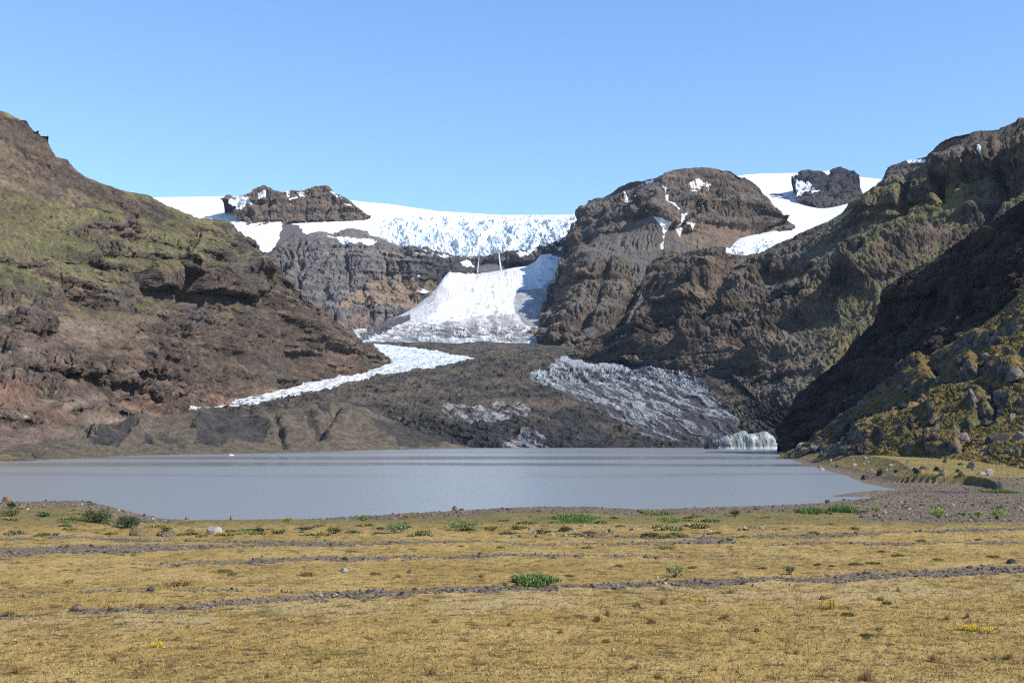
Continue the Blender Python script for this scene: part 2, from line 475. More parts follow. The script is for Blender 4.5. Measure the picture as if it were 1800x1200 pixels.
    col = mix(col, TAN, sstep(0.25, 0.5, b + 0.4 * strata) * sstep(560, 680, c.py) * 0.4)
    col = mix(col, (0.30, 0.25, 0.2), sstep(0.45, 0.6, f + 0.4 * b) * sstep(650, 720, c.py) * 0.7)
    gcol = mix(mix(MOSS, GRASSG, sstep(-0.1, 0.4, fbm(X - 300, Y, Z, 45, 3))), MOSS_Y, sstep(0.1, 0.55, b + 0.5 * f))
    col = mix(col, gcol, np.clip(green * 1.3, 0, 0.92))
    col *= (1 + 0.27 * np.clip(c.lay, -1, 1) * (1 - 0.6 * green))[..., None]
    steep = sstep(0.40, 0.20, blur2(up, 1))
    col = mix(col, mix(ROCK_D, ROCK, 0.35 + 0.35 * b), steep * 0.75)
    macro = fbm(X + 11, Y, Z * 1.4, 160, 3)
    col *= (1 + 0.55 * macro)[..., None]
    col = mix(col, (0.085, 0.078, 0.074), sstep(0.18, 0.45, fbm(X - 60, Y, Z * 2.2, 85, 3)) * 0.55 * (1 - green))
    topcliff = poly_mask(wx, wy, [(-450,0),(-100,100),(0,190),(140,300),(105,285),(60,268),(0,240),(-450,90)])
    col = mix(col, mix(ROCK_D, ROCK, 0.5 + 0.6 * f), topcliff * 0.8)
    col *= (1 + 0.22 * f + 0.12 * strata)[..., None]
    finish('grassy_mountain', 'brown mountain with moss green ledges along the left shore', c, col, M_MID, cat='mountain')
    return c

# =================================================================== ICE CAP, NUNATAK, HEADWALL
def build_ice_cap():
    rows = [
     [(220,470,4200),(450,470,3900),(600,445,3900),(700,440,3850),(780,458,3800),(850,462,3780),(900,452,3780),(960,440,3780),(1060,425,3780)],
     [(220,430,4400),(450,430,4100),(600,415,4050),(700,415,3900),(780,440,3830),(850,445,3810),(900,435,3810),(960,415,3810),(1060,400,3800)],
     [(220,400,4700),(450,400,4350),(600,395,4300),(700,400,4050),(780,412,3930),(850,418,3900),(900,412,3900),(960,398,3900),(1060,385,3850)],
     [(220,370,5100),(450,368,4900),(600,375,4700),(700,384,4400),(780,393,4250),(850,396,4200),(900,394,4200),(960,388,4150),(1060,372,4100)],
     [(220,352,5900),(265,347,5900),(400,345,5900),(600,350,5700),(650,356,5500),(680,358,5400),(720,364,5300),(770,371,5200),(820,374,5100),(880,378,5000),(960,378,5000),(1015,377,4800),(1060,360,4600)],
    ]
    c = loft(rows, 225, 1055, 900, 300, 4)
    c.P0 = c.P.copy()
    X, Y, Z = (c.P[..., i] for i in range(3))
    fall = sstep(640, 720, c.px + 30 * fbm(X, Y, Z, 200, 3)) * sstep(372, 392, c.py + 8 * fbm(X + 50, Y, Z, 150, 3))
    left = sstep(470, 420, c.px) * sstep(372, 400, c.py) * 0.5
    ser = ridged(X, Y * 0.45, Z * 0.7, 75, 5, 0.65)
    ser2 = fbm(X, Y, Z, 24, 3, 0.6)
    und = fbm(X, Y, Z, 420, 3)
    c.P = (c.P + c.N * ((fall + left) * (34 * (ser - 0.4) + 9 * ser2) + (1 - fall) * 2.0 * ser2 + und * 6 * c.crest)[..., None] * (0.15 + 0.85 * c.crest)[..., None]).astype(F32)
    wx, wy = warped(c, 14, 120)
    dirt = sstep(0.1, 0.6, fbm(X, Y * 0.3, Z, 130, 5, .65)) * sstep(640, 700, c.px)
    col = mix(SNOW, (0.55, 0.53, 0.52), 0.7 * dirt)
    blue = np.clip(fall * sstep(0.62, 0.25, ser) * 1.1 + 0.5 * fall * sstep(0.2, 0.7, fbm(X - 80, Y, Z, 160, 3)), 0, 1)
    col = mix(col, ICE_B, blue * 0.85)
    pink = poly_mask(wx, wy, [(500,385),(660,370),(690,400),(680,420),(520,412)])
    col = mix(col, SNOW_P, pink * 0.55 * sstep(-0.2, 0.4, fbm(X, Y, Z, 90, 4)))
    scree = poly_mask(wx, wy, [(480,446),(490,412),(500,385),(520,392),(560,440),(520,470),(480,470)])
    col = mix(col, (0.12, 0.105, 0.095), scree)
    finish('ice_cap', 'white ice cap with a blue crevassed icefall above the cliff', c, col, M_SNOW, cat='ice cap')
    return c

def build_nunatak():
    rows = [
     [(386,349,4680),(397,349.5,4640),(404,354,4600),(411,363,4560),(418,377,4520),(426,386,4500),(440,396,4440),(460,402,4400),(478,406,4380),(492,404,4380),(510,392,4390),(545,384,4400),(590,386,4400),(625,390,4380),(640,386,4380),(652,380,4400)],
     [(386,348.7,4690),(397,348.7,4670),(404,351,4660),(413,357,4640),(440,366,4600),(480,368,4570),(520,362,4560),(560,360,4550),(600,366,4540),(630,376,4480),(652,379,4410)],
     [(386,349,4700),(393,347,4700),(399,342,4700),(406,342,4700),(411,347,4700),(418,346,4700),(430,343,4700),(440,338,4720),(446,333,4740),(458,327,4740),(466,326,4740),(474,329,4740),(482,335,4720),(500,337,4700),(515,335,4700),(530,335,4700),(545,331,4700),(556,327,4700),(572,326,4700),(580,329,4690),(586,338,4680),(600,344,4650),(616,354,4600),(630,366,4540),(640,375,4480),(652,380,4420)],
    ]
    c = loft(rows, 386, 652, 420, 170, 0.2, back_drop=0.6)
    c.P0 = c.P.copy()
    rock_disp(c, 12, 190, 18, 95, gul=24, gs=85, stretch=6, ter=[(60, 0.5, 0.2)], seed=50, beds=[(45, 14), (18, 7)])
    fine_disp(c, 8, 34, 4)
    X, Y, Z = (c.P[..., i] for i in range(3))
    b = fbm(X, Y, Z, 60, 4, .6); up = normals(c.P)[..., 2]
    col = mix(ROCK_D, ROCK, sstep(-0.3, 0.3, b)); col = mix(col, ROCK_W, sstep(0.45, 0.75, up) * 0.6)
    wx, wy = warped(c, 6, 70)
    for poly in ([(396,352),(422,347),(442,349),(440,362),(432,358),(425,365),(412,358),(402,362)], [(455,340),(470,339),(466,350),(457,352)],
                 [(505,350),(520,342),(522,346),(512,354)], [(523,338),(535,338),(535,344),(527,343)], [(500,336),(507,336),(507,343),(501,342)],
                 [(583,338),(595,344),(594,350),(582,343)], [(605,358),(614,358),(622,366),(614,368)], [(596,346),(602,350),(600,354)]):
        col = mix(col, SNOW, poly_mask(wx, wy, poly))
    finish('nunatak', 'dark rock peak with snow patches standing out of the ice cap', c, col, M_FAR, cat='rock peak')
    return c

def build_headwall():
    rows = [
     [(380,640,3000),(600,620,2900),(640,600,2900),(690,580,3020),(740,560,3200),(780,525,3420),(830,505,3620),(900,500,3640),(960,480,3640),(1030,470,3560)],
     [(380,560,3080),(600,560,3020),(700,545,3160),(745,525,3300),(790,500,3480),(830,490,3640),(900,485,3655),(960,470,3650),(1030,455,3570)],
     [(380,510,3250),(600,512,3180),(690,515,3260),(740,515,3330),(770,495,3470),(800,475,3560),(840,475,3655),(900,470,3665),(960,455,3660),(1030,440,3580)],
     [(380,455,3480),(480,450,3430),(600,440,3400),(700,440,3440),(740,442,3480),(790,456,3600),(840,456,3680),(900,452,3690),(960,436,3700),(1030,420,3600)],
     [(380,452,3500),(475,442,3500),(488,432,3520),(498,424,3530),(512,412,3540),(524,410,3540),(540,412,3550),(560,406,3580),(585,412,3600),(600,403,3620),(612,400,3640),(650,408,3660),(680,424,3640),(705,430,3640),(720,430,3640),(735,436,3640),(755,436,3650),(775,444,3680),(800,450,3700),(830,451,3720),(850,449,3730),(880,444,3740),(905,441,3740),(930,440,3740),(960,430,3740),(985,420,3700),(1030,405,3640)],
    ]
    c = loft(rows, 385, 1025, 820, 380, 2, back=4, back_drop=0.3)
    c.P0 = c.P.copy()
    rock_disp(c, 12, 170, 20, 80, gul=34, gs=75, stretch=6, ter=[(46, 0.6, 0.2)], seed=90, beds=[(42, 13), (15, 7)])
    fine_disp(c, 6, 26, 4)
    X, Y, Z = (c.P[..., i] for i in range(3))
    a = fbm(X, Y, Z, 150, 4, .6); b = fbm(X, Y, Z, 40, 4, .6); up = normals(c.P)[..., 2]
    st = noise3(X * 0.0015, Y * 0.0015, (Z + 25 * a) / 15.0)
    col = mix((0.105, 0.098, 0.096), (0.165, 0.142, 0.124), sstep(-0.4, 0.4, b + 0.6 * st))
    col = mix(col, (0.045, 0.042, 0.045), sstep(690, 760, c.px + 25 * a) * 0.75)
    wx, wy = warped(c, 18, 90)
    tan = poly_mask(wx, wy, [(600,545),(640,495),(680,480),(712,500),(725,480),(745,520),(730,545),(690,535),(650,540)]) + poly_mask(wx, wy, [(742,510),(760,490),(790,482),(770,512),(752,522)])
    col = mix(col, (0.23, 0.165, 0.11), np.clip(tan, 0, 1) * 0.8 * sstep(-0.5, 0.2, b + 0.3))
    col = mix(col, RED, poly_mask(wx, wy, [(560,570),(640,548),(680,570),(640,610),(560,620)]) * 0.35)
    top = sstep(14, 3, np.abs(c.py - 426)) * 0
    wx2, wy2 = warped(c, 7, 60)
    for poly in ([(575,415),(590,416),(606,412),(622,418),(658,422),(662,428),(628,430),(600,424)], [(728,520),(738,512),(748,505),(752,512),(742,522),(735,524)],
                 [(728,492),(745,484),(740,492)], [(806,462),(822,460),(834,466),(818,468)],
                 [(640,400),(668,408),(672,418),(650,412)], [(752,440),(775,440),(770,446),(756,444)], [(770,452),(790,454),(785,459)],[(720,432),(738,434),(735,437)],
                 [(905,448),(925,446),(940,436),(945,440),(930,452),(915,456)], [(960,428),(985,416),(990,420),(970,432)], [(975,432),(995,432),(985,440)]):
        col = mix(col, SNOW, poly_mask(wx2, wy2, poly))
    ledge = sstep(0.5, 0.72, up) * sstep(690, 720, c.px) * sstep(462, 440, c.py) * sstep(0.0, 0.3, b)
    col = mix(col, SNOW, ledge)
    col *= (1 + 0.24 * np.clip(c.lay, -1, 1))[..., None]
    scr = poly_mask(wx2, wy2, [(470,450),(490,430),(515,405),(530,412),(520,440),(500,462),(470,470)])
    col = mix(col, (0.12, 0.104, 0.094), scr * 0.8)
    col *= (1 + 0.18 * st)[..., None]
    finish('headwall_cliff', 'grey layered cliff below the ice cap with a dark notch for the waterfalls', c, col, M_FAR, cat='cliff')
    return c

# =================================================================== SNOW CONE GLACIER BELOW THE CLIFF
def build_cone():
    rows = [
     [(600,612,2480),(640,606,2500),(700,606,2500),(760,606,2510),(900,612,2480),(960,612,2480),(1040,612,2460)],
     [(600,600,2560),(640,594,2600),(700,585,2640),(760,580,2680),(900,585,2640),(960,580,2640),(1040,580,2620)],
     [(600,592,2700),(660,580,2820),(700,566,2880),(760,545,2960),(830,540,3020),(900,540,3040),(960,530,3060),(1040,530,3000)],
     [(600,588,2780),(660,574,2900),(720,548,3060),(760,520,3220),(800,500,3380),(830,500,3420),(900,495,3440),(960,485,3460),(1040,480,3400)],
     [(600,585,2850),(640,580,2900),(680,566,2980),(720,545,3100),(750,522,3280),(765,508,3400),(780,488,3520),(790,477,3600),(810,474,3630),(836,481,3650),(860,478,3660),(885,474,3660),(905,470,3660),(925,468,3660),(940,460,3660),(950,448,3660),(968,446,3660),(982,452,3640),(992,448,3600),(1040,440,3500)],
    ]
    c = loft(rows, 605, 1035, 560, 330, 4, back=4, back_drop=0.2)
    c.P0 = c.P.copy()
    X, Y, Z = (c.P[..., i] for i in range(3))
    # flow lines fan out downwards from the top of the cone
    ang = np.arctan2(c.px - 862, c.py - 395)
    rad = np.hypot(c.px - 862, c.py - 395)
    ang = ang + 0.10 * fbm(X, Y, Z, 220, 4, .6)
    flow = fbm(ang * 420, rad * 0.9, 0 * rad, 60, 5, .65)
    fine = 0.6 * fbm(ang * 420, rad * 1.2, 0 * rad + 9, 18, 4, .65) + 0.6 * fbm(X, Y, Z, 40, 4, .6)
    wx, wy = warped(c, 16, 150)
    crev = sstep(562, 582, wy) * (1 - sstep(598, 606, c.py))
    cr = ridged(X * 0.8 + Y * 0.5, Y, Z, 42, 4, .6)
    c.P = (c.P + c.N * ((4 * flow + 3.0 * fine + 14 * crev * (cr - 0.4) + 5 * fbm(X, Y, Z, 130, 3)) * (0.2 + 0.8 * c.crest))[..., None]).astype(F32)
    fresh = np.clip(poly_mask(wx, wy, [(780,470),(1000,430),(990,470),(955,515),(905,548),(860,552),(800,565),(730,588),(765,545),(795,522),(790,505),(770,498)]), 0, 1)
    fresh = sstep(0.30, 0.70, blur2(fresh, 9) + 0.55 * flow + 0.25 * fine)
    col = mix((0.50, 0.48, 0.465), (0.29, 0.275, 0.265), sstep(-0.1, 0.42, flow + 0.45 * fine))
    col = mix(col, SNOW, np.clip(fresh * (0.95 - 0.75 * sstep(0.0, 0.35, fine + 0.6 * flow)) + 0.25 * sstep(0.1, 0.45, -flow), 0, 1))
    col = mix(col, (0.11, 0.11, 0.115), crev * sstep(0.35, 0.65, 1 - cr + 0.3 * fine) * 0.8)
    col = mix(col, (0.52, 0.56, 0.59), sstep(590, 604, c.py) * 0.5)
    gry = poly_mask(wx, wy, [(905,510),(950,510),(975,490),(970,570),(930,575),(905,545)])
    col = mix(col, mix((0.19, 0.175, 0.165), (0.35, 0.37, 0.38), sstep(-0.1, 0.3, fine + flow)), gry * 0.75)
    dk = poly_mask(wx, wy, [(635,585),(665,560),(715,556),(720,564),(690,578),(655,592),(636,596)])
    col = mix(col, mix((0.05, 0.05, 0.053), (0.35, 0.36, 0.37), sstep(0.1, 0.5, fine)), dk * 0.9)
    finish('snow_cone', 'white avalanche cone of snow and ice spreading below the waterfalls', c, col, M_SNOW, cat='glacier')
    return c

# =================================================================== CENTRAL PEAK
def build_peak():
    rows = [
     [(895,618,2460),(940,620,2420),(1000,622,2350),(1100,630,2280),(1200,640,2250),(1284,650,2200),(1294,440,3150),(1310,432,3180),(1345,422,3220),(1384,403,3260),(1400,402,3260)],
     [(895,613,2500),(925,602,2560),(950,590,2600),(985,575,2500),(1010,578,2480),(1100,580,2500),(1200,580,2540),(1284,600,2480),(1294,438,3160),(1310,430,3190),(1345,420,3230),(1384,401,3270),(1400,400,3270)],
     [(895,609,2520),(930,596,2640),(965,545,2800),(1000,530,2660),(1050,525,2640),(1120,520,2700),(1200,520,2780),(1284,540,2760),(1294,436,3170),(1310,428,3200),(1345,416,3240),(1384,400,3280),(1400,399,3280)],
     [(895,608,2530),(935,590,2720),(980,500,3000),(1005,480,2860),(1040,462,2830),(1100,450,2880),(1200,455,2960),(1284,450,2950),(1294,434,3180),(1310,425,3210),(1345,411,3250),(1384,398,3290),(1400,398,3290)],
     [(895,607,2532),(940,580,2740),(988,462,3160),(1012,440,3080),(1060,415,3060),(1120,400,3020),(1160,395,3000),(1200,418,3020),(1260,420,3050),(1284,424,3100),(1300,420,3200),(1340,406,3250),(1384,396,3300),(1400,397,3300)],
     [(895,606,2534),(944,573,2750),(991,449,3220),(1015,410,3480),(1060,392,3330),(1120,380,3140),(1165,372,3030),(1200,372,3090),(1280,372,3180),(1330,378,3250),(1384,392,3310),(1400,396,3310)],
     [(895,605,2536),(915,600,2600),(930,592,2680),(940,580,2750),(948,566,2790),(958,540,2860),(966,520,2940),(976,495,3060),(984,470,3160),(990,446,3220),(1000,415,3380),(1010,395,3560),(1017,378,3600),(1024,362,3640),(1032,352,3650),(1045,348,3620),(1062,346,3580),(1075,338,3550),(1090,329,3510),(1105,323,3470),(1120,319,3400),(1135,316,3330),(1150,313,3240),(1158,309,3220),(1172,303,3200),(1190,298,3230),(1220,296,3260),(1255,297,3280),(1282,300,3290),(1300,308,3300),(1312,315,3310),(1325,322,3320),(1336,332,3320),(1342,342,3320),(1350,346,3320),(1358,360,3320),(1366,370,3320),(1376,381,3320),(1384,386,3320),(1386,395,3320),(1400,396,3320)],
    ]
    c = loft(rows, 896, 1398, 800, 620, 0.8)
    c.P0 = c.P.copy()
    sculpt(c, [([(1168,445),(1132,490),(1106,530),(1086,562),(1060,592)],-60,8), ([(1200,330),(1195,380)],16,6),
                ([(1110,430),(1150,480),(1120,510)],-22,5), ([(1030,560),(1010,600)],-24,7), ([(985,560),(970,600)],-20,6), ([(1255,310),(1262,345)],-24,6), ([(1075,350),(1060,390)],-30,7), ([(1120,325),(1110,375)],-26,7),
                ([(1145,320),(1140,370)],22,6), ([(960,530),(1100,532)],-14,3), ([(985,502),(1090,506)],-12,3)],
               [([(1000,438),(1060,404),(1140,382),(1165,376),(1165,320),(1030,345)],34,3), ([(1005,470),(1020,440),(1090,455),(1110,490),(1060,490),(1010,490)],24,3),
                ([(1200,345),(1330,350),(1385,390),(1330,400),(1200,390)],20,4), ([(940,580),(1000,570),(1020,600),(950,605)],25,4)], 8, 150)
    soften(c, [[(1030,430),(1110,397),(1165,385),(1200,405),(1260,440),(1190,455),(1150,490),(1110,470),(1050,455)], [(1210,400),(1380,400),(1330,440),(1230,445)], [(1120,510),(1180,470),(1160,540),(1100,590)]], 0.25)
    rock_disp(c, 14, 300, 12, 100, gul=32, gs=120, shear=-0.5, stretch=5, ter=[(75, 0.5, 0.16)], seed=130, beds=[(60, 20), (22, 10)])
    c.P[..., 2] += erode(c, 3, 3, 20000, 50, 0.4, 16.0, 8) * c.crest
    fine_disp(c, 6.5, 26, 5)
    X, Y, Z = (c.P[..., i] for i in range(3))
    a = fbm(X, Y, Z, 180, 4, .6); b = fbm(X, Y, Z, 50, 4, .6); up = normals(c.P)[..., 2]; upb = blur2(up, 3)
    st = noise3(X * 0.0015, Y * 0.0015, (Z + 25 * a) / 18.0)
    col = mix(ROCK_D, ROCK, sstep(-0.35, 0.35, b + 0.5 * st))
    col = mix(col, ROCK_W, sstep(0.0, 0.45, a) * 0.6)
    col = mix(col, (0.125, 0.108, 0.094), sstep(0.42, 0.62, upb) * 0.8)
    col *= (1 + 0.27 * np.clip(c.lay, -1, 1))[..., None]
    wx, wy = warped(c, 18, 120)
    scr = poly_mask(wx, wy, [(1035,425),(1110,395),(1160,390),(1210,400),(1250,440),(1190,455),(1130,500),(1110,470),(1060,460)])
    col = mix(col, (0.118, 0.104, 0.092), scr * 0.8)
    col = mix(col, (0.20, 0.135, 0.09), poly_mask(wx, wy, [(1190,400),(1380,395),(1370,420),(1300,430),(1230,440),(1190,420)]) * 0.55)
    col = mix(col, MOSS, poly_mask(wx, wy, [(1190,350),(1300,352),(1310,395),(1220,392)]) * 0.35 * sstep(0, 0.4, a + b))
    wx2, wy2 = warped(c, 7, 70)
    for poly, cc in (([(1208,320),(1216,321),(1230,318),(1238,322),(1254,322),(1246,331),(1230,330),(1220,334),(1212,328)], SNOW_P),
                 ([(1135,318),(1150,314),(1147,323),(1137,324)], SNOW), ([(1062,372),(1078,368),(1066,376)], SNOW),
                 ([(1166,322),(1171,326),(1174,340),(1182,355),(1186,368),(1183,370),(1176,356),(1169,342)], SNOW),
                 ([(1185,381),(1191,382),(1191,395),(1196,408),(1195,418),(1190,408),(1185,394)], SNOW),
                 ([(1147,379),(1160,384),(1172,392),(1176,400),(1171,406),(1165,394),(1152,386)], SNOW), ([(1168,408),(1172,410),(1169,416)], SNOW),
                 ([(1163,425),(1169,422),(1168,432),(1164,434)], SNOW_P), ([(1202,396),(1215,400),(1212,406),(1204,402)], SNOW),
                 ([(1105,350),(1135,348),(1130,354),(1108,358)], SNOW_P), ([(1232,358),(1240,358),(1238,363)], SNOW)):
        col = mix(col, cc, poly_mask(wx2, wy2, poly))
    col *= (1 + 0.16 * st)[..., None]
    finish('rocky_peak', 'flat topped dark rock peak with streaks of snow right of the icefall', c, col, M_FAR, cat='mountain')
    return c

# =================================================================== FAR SNOWFIELD AND DARK FAR PEAK
def build_snowfield():
    rows = [
     [(1270,480,2960),(1330,462,2960),(1400,445,3000),(1600,440,3000)],
     [(1270,450,3000),(1300,436,3000),(1310,440,3000),(1330,446,3000),(1400,420,3120),(1480,400,3300),(1600,390,3300)],
     [(1270,445,3020),(1300,430,3080),(1330,424,3120),(1380,400,3300),(1430,390,3500),(1480,375,3700),(1600,370,3700)],
     [(1270,380,3800),(1330,375,3900),(1400,352,4300),(1450,362,4300),(1500,350,4300),(1600,350,4300)],
     [(1270,330,4800),(1340,332,4800),(1400,325,4900),(1450,325,4900),(1600,325,4900)],
     [(1270,314,5800),(1310,307,5900),(1340,305,6000),(1400,304,6000),(1440,302,6000),(1500,310,5900),(1540,314,5800),(1600,322,5700)],
    ]
    c = loft(rows, 1275, 1600, 330, 240, 3, back=4, back_drop=0.2)
    c.P0 = c.P.copy()
    X, Y, Z = (c.P[..., i] for i in range(3))
    wx, wy = warped(c, 10, 150)
    cre = sstep(398, 412, wy + 0.18 * (c.px - 1440)) * 0.9
    ser = ridged(X, Y * 0.6, Z, 60, 4, .65)
    c.P = (c.P + c.N * ((cre * 22 * (ser - 0.4) + 3 * fbm(X, Y, Z, 120, 4)) * (0.2 + 0.8 * c.crest))[..., None]).astype(F32)
    col = mix(SNOW, (0.56, 0.60, 0.63), cre * 0.6 + 0 * X)
    col = mix(col, ICE_B, cre * sstep(0.5, 0.2, ser) * 0.8)
    bare = poly_mask(wx, wy, [(1354,339),(1366,337),(1374,344),(1390,348),(1402,350),(1398,355),(1384,350),(1366,349),(1356,347)])
    col = mix(col, ROCK_D, bare * sstep(0.0, 0.2, fbm(X, Y, Z, 40, 3) + 0.1))
    finish('snowfield', 'bright white snowfield and small glacier between the two right peaks', c, col, M_SNOW, cat='snowfield')
    return c

def build_far_peak():
    rows = [
     [(1390,313,4450),(1399,316,4440),(1404,350,4200),(1420,359,4150),(1450,367,4120),(1480,368,4100),(1500,372,4100),(1530,380,4100)],
     [(1390,312,4460),(1396,312,4450),(1405,335,4350),(1430,340,4300),(1460,340,4280),(1490,340,4280),(1505,335,4300),(1516,345,4250),(1530,372,4120)],
     [(1390,311,4470),(1396,310,4470),(1402,304,4480),(1408,300,4500),(1420,298,4520),(1432,301,4530),(1444,301,4540),(1452,302,4540),(1460,297,4560),(1470,293,4580),(1478,293,4580),(1490,297,4560),(1498,300,4540),(1504,305,4500),(1510,308,4480),(1511,316,4450),(1508,322,4420),(1505,328,4400),(1512,338,4330),(1520,352,4250),(1530,368,4150)],
    ]
    c = loft(rows, 1391, 1528, 260, 150, 0.15, back_drop=0.5)
    c.P0 = c.P.copy()
    rock_disp(c, 8, 150, 16, 90, gul=14, gs=80, stretch=5, ter=[(50, 0.5, 0.2)], seed=170, beds=[(40, 10)])
    fine_disp(c, 7, 30, 4)
    X, Y, Z = (c.P[..., i] for i in range(3))
    b = fbm(X, Y, Z, 50, 4, .6)
    col = mix((0.03, 0.03, 0.034), (0.075, 0.063, 0.056), sstep(-0.2, 0.5, b + sstep(325, 350, c.py) * 0.4))
    wx, wy = warped(c, 4, 60)
    for poly in ([(1394,316),(1420,317),(1428,325),(1425,332),(1414,338),(1404,346),(1396,354)], [(1446,302),(1453,300),(1460,304),(1456,307),(1448,305)],
                 [(1394,308),(1402,305),(1402,310),(1394,315)], [(1425,333),(1444,331),(1438,336),(1428,337)]):
        col = mix(col, SNOW, poly_mask(wx, wy, poly))
    finish('far_peak', 'small black twin topped rock peak rising from the snowfield', c, col, M_FAR, cat='rock peak')
    return c

# =================================================================== RIGHT MOUNTAIN
def build_right():
    rows = [
     [(1000,640,1930),(1100,640,1840),(1200,662,1600),(1300,705,1380),(1400,770,1150),(1550,790,1000),(1800,740,950),(2150,700,900)],
     [(1000,630,1940),(1090,620,1870),(1200,630,1680),(1300,655,1520),(1400,690,1300),(1550,700,1150),(1800,650,1080),(2150,600,1000)],
     [(1000,624,1950),(1090,608,1890),(1180,585,1780),(1260,580,1700),(1340,585,1600),(1420,590,1480),(1550,560,1380),(1680,540,1300),(1800,500,1260),(2150,430,1150)],
     [(1000,620,1970),(1095,594,1930),(1150,560,1880),(1200,520,1860),(1270,515,1800),(1340,505,1740),(1420,500,1640),(1520,480,1560),(1620,450,1500),(1800,420,1420),(2150,310,1280)],
     [(1000,618,1980),(1098,586,1960),(1155,520,1960),(1190,480,1960),(1250,475,1920),(1300,470,1890),(1360,460,1830),(1420,445,1760),(1500,420,1690),(1580,385,1630),(1660,380,1580),(1800,350,1520),(2150,240,1360)],
     [(1000,616,1990),(1100,580,1980),(1158,508,2000),(1190,462,2040),(1250,456,2020),(1300,452,2000),(1360,440,1930),(1420,418,1860),(1500,385,1780),(1570,345,1720),(1650,330,1670),(1720,320,1640),(1800,300,1600),(2150,160,1440)],
     [(1000,615,1992),(1060,610,1992),(1086,594,1990),(1108,565,2000),(1122,545,2010),(1140,522,2020),(1152,506,2030),(1160,492,2050),(1168,476,2070),(1176,462,2090),(1185,458,2100),(1205,454,2110),(1240,450,2110),(1275,446,2100),(1296,446,2080),(1310,449,2070),(1330,445,2040),(1350,436,2020),(1370,427,1990),(1388,422,1980),(1404,414,1960),(1430,402,1930),(1455,391,1960),(1478,376,1990),(1490,362,2000),(1500,352,2000),(1512,346,2000),(1522,338,1990),(1532,328,1980),(1545,318,1970),(1552,308,1960),(1560,292,1940),(1580,287,1910),(1604,282,1880),(1628,277,1850),(1634,270,1830),(1642,262,1810),(1652,252,1790),(1664,244,1750),(1680,239,1740),(1690,235,1740),(1712,232,1730),(1735,231,1720),(1752,228,1720),(1764,222,1710),(1776,217,1710),(1786,212,1700),(1792,206,1700),(1800,207,1700),(1812,200,1690),(1850,180,1680),(1920,140,1650),(2150,60,1520)],
    ]
    c = loft(rows, 1010, 2150, 1150, 700, 3)
    c.P0 = c.P.copy()
    sculpt(c, [([(1470,640),(1560,560),(1680,470),(1800,400)],-39,9), ([(1250,560),(1310,510),(1345,465)],-45,7), ([(1180,590),(1230,545),(1280,500)],-39,8), ([(1300,600),(1380,540),(1450,480),(1520,430)],-45,9),
                ([(1215,600),(1290,550),(1340,500)],36,8), ([(1340,620),(1430,560),(1500,500),(1590,450)],39,10), ([(1130,600),(1160,560),(1230,520)],33,8), ([(1480,560),(1560,490),(1640,440)],30,9),
                ([(1640,300),(1660,360)],-39,7), ([(1700,260),(1700,330)],-36,6), ([(1740,250),(1765,330),(1720,400)],-39,7), ([(1600,300),(1590,370)],-30,7), ([(1680,440),(1720,390),(1790,330)],-30,8)],
               [([(1168,480),(1200,468),(1285,466),(1255,505),(1190,520),(1150,535)],36,3), ([(1340,470),(1410,445),(1490,415),(1560,400),(1480,440),(1400,470)],10,3),
                ([(1500,400),(1530,368),(1565,325),(1640,305),(1650,340),(1560,370),(1510,410)],24,3), ([(1650,255),(1720,234),(1760,230),(1750,310),(1690,330),(1645,310)],54,4),
                ([(1780,300),(1800,215),(2000,130),(2000,250),(1850,320)],51,4), ([(1500,500),(1600,440),(1680,400),(1640,450),(1540,530)],27,4)], 14, 130)
    soften(c, [[(1400,440),(1480,410),(1600,370),(1640,385),(1560,430),(1440,480)], [(1230,540),(1300,490),(1320,520),(1240,590)], [(1620,390),(1660,335),(1700,350),(1690,385)], [(1400,600),(1520,530),(1640,470),(1560,560),(1420,640)]], 0.3)
    rock_disp(c, 12, 210, 9, 70, gul=22, gs=90, shear=-0.9, stretch=5, ter=[(48, 0.5, 0.16)], seed=210, beds=[(40, 8), (14, 4)])
    c.P[..., 2] += erode(c, 3, 3, 26000, 45, 0.4, 11.0, 9) * c.crest
    fine_disp(c, 4.5, 17, 5)
    X, Y, Z = (c.P[..., i] for i in range(3))
    a = fbm(X, Y, Z, 120, 4, .6); b = fbm(X, Y, Z, 34, 4, .6); f = fbm(X, Y, Z, 10, 3, .6)
    up = normals(c.P)[..., 2]; upb = blur2(up, 3)
    st = noise3(X * 0.002, Y * 0.002, (Z + 20 * a) / 12.0)
    col = mix(ROCK_D, ROCK, sstep(-0.35, 0.35, b + 0.4 * st))
    col = mix(col, ROCK_W, sstep(0.0, 0.45, a) * 0.6)
    col = mix(col, (0.128, 0.108, 0.092), sstep(0.45, 0.65, upb) * 0.7)
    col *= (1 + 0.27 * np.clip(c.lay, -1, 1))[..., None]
    wx, wy = warped(c, 30, 130)
    veg = sstep(1360, 1560, wx + 0.3 * (wy - 450)) * sstep(300, 360, wy + 0.16 * (wx - 1560))
    green = veg * sstep(0.30, 0.50, upb + 0.1 * b) * sstep(-0.3, 0.2, a + 0.5 * b + 0.15)
    gcol = mix(mix(MOSS, GRASSG, sstep(0.1, 0.5, -a)), MOSS_Y, sstep(0.0, 0.4, b + 0.4 * f))
    col = mix(col, gcol, green * 0.85)
    fan = poly_mask(wx, wy, [(1630,380),(1660,335),(1690,350),(1685,375),(1640,385)])
    col = mix(col, (0.17, 0.145, 0.04), fan * 0.6)
    col = mix(col, RED, sstep(0.3, 0.6, fbm(X + 40, Y, Z, 90, 3)) * 0.4)
    wx2, wy2 = warped(c, 4, 50)
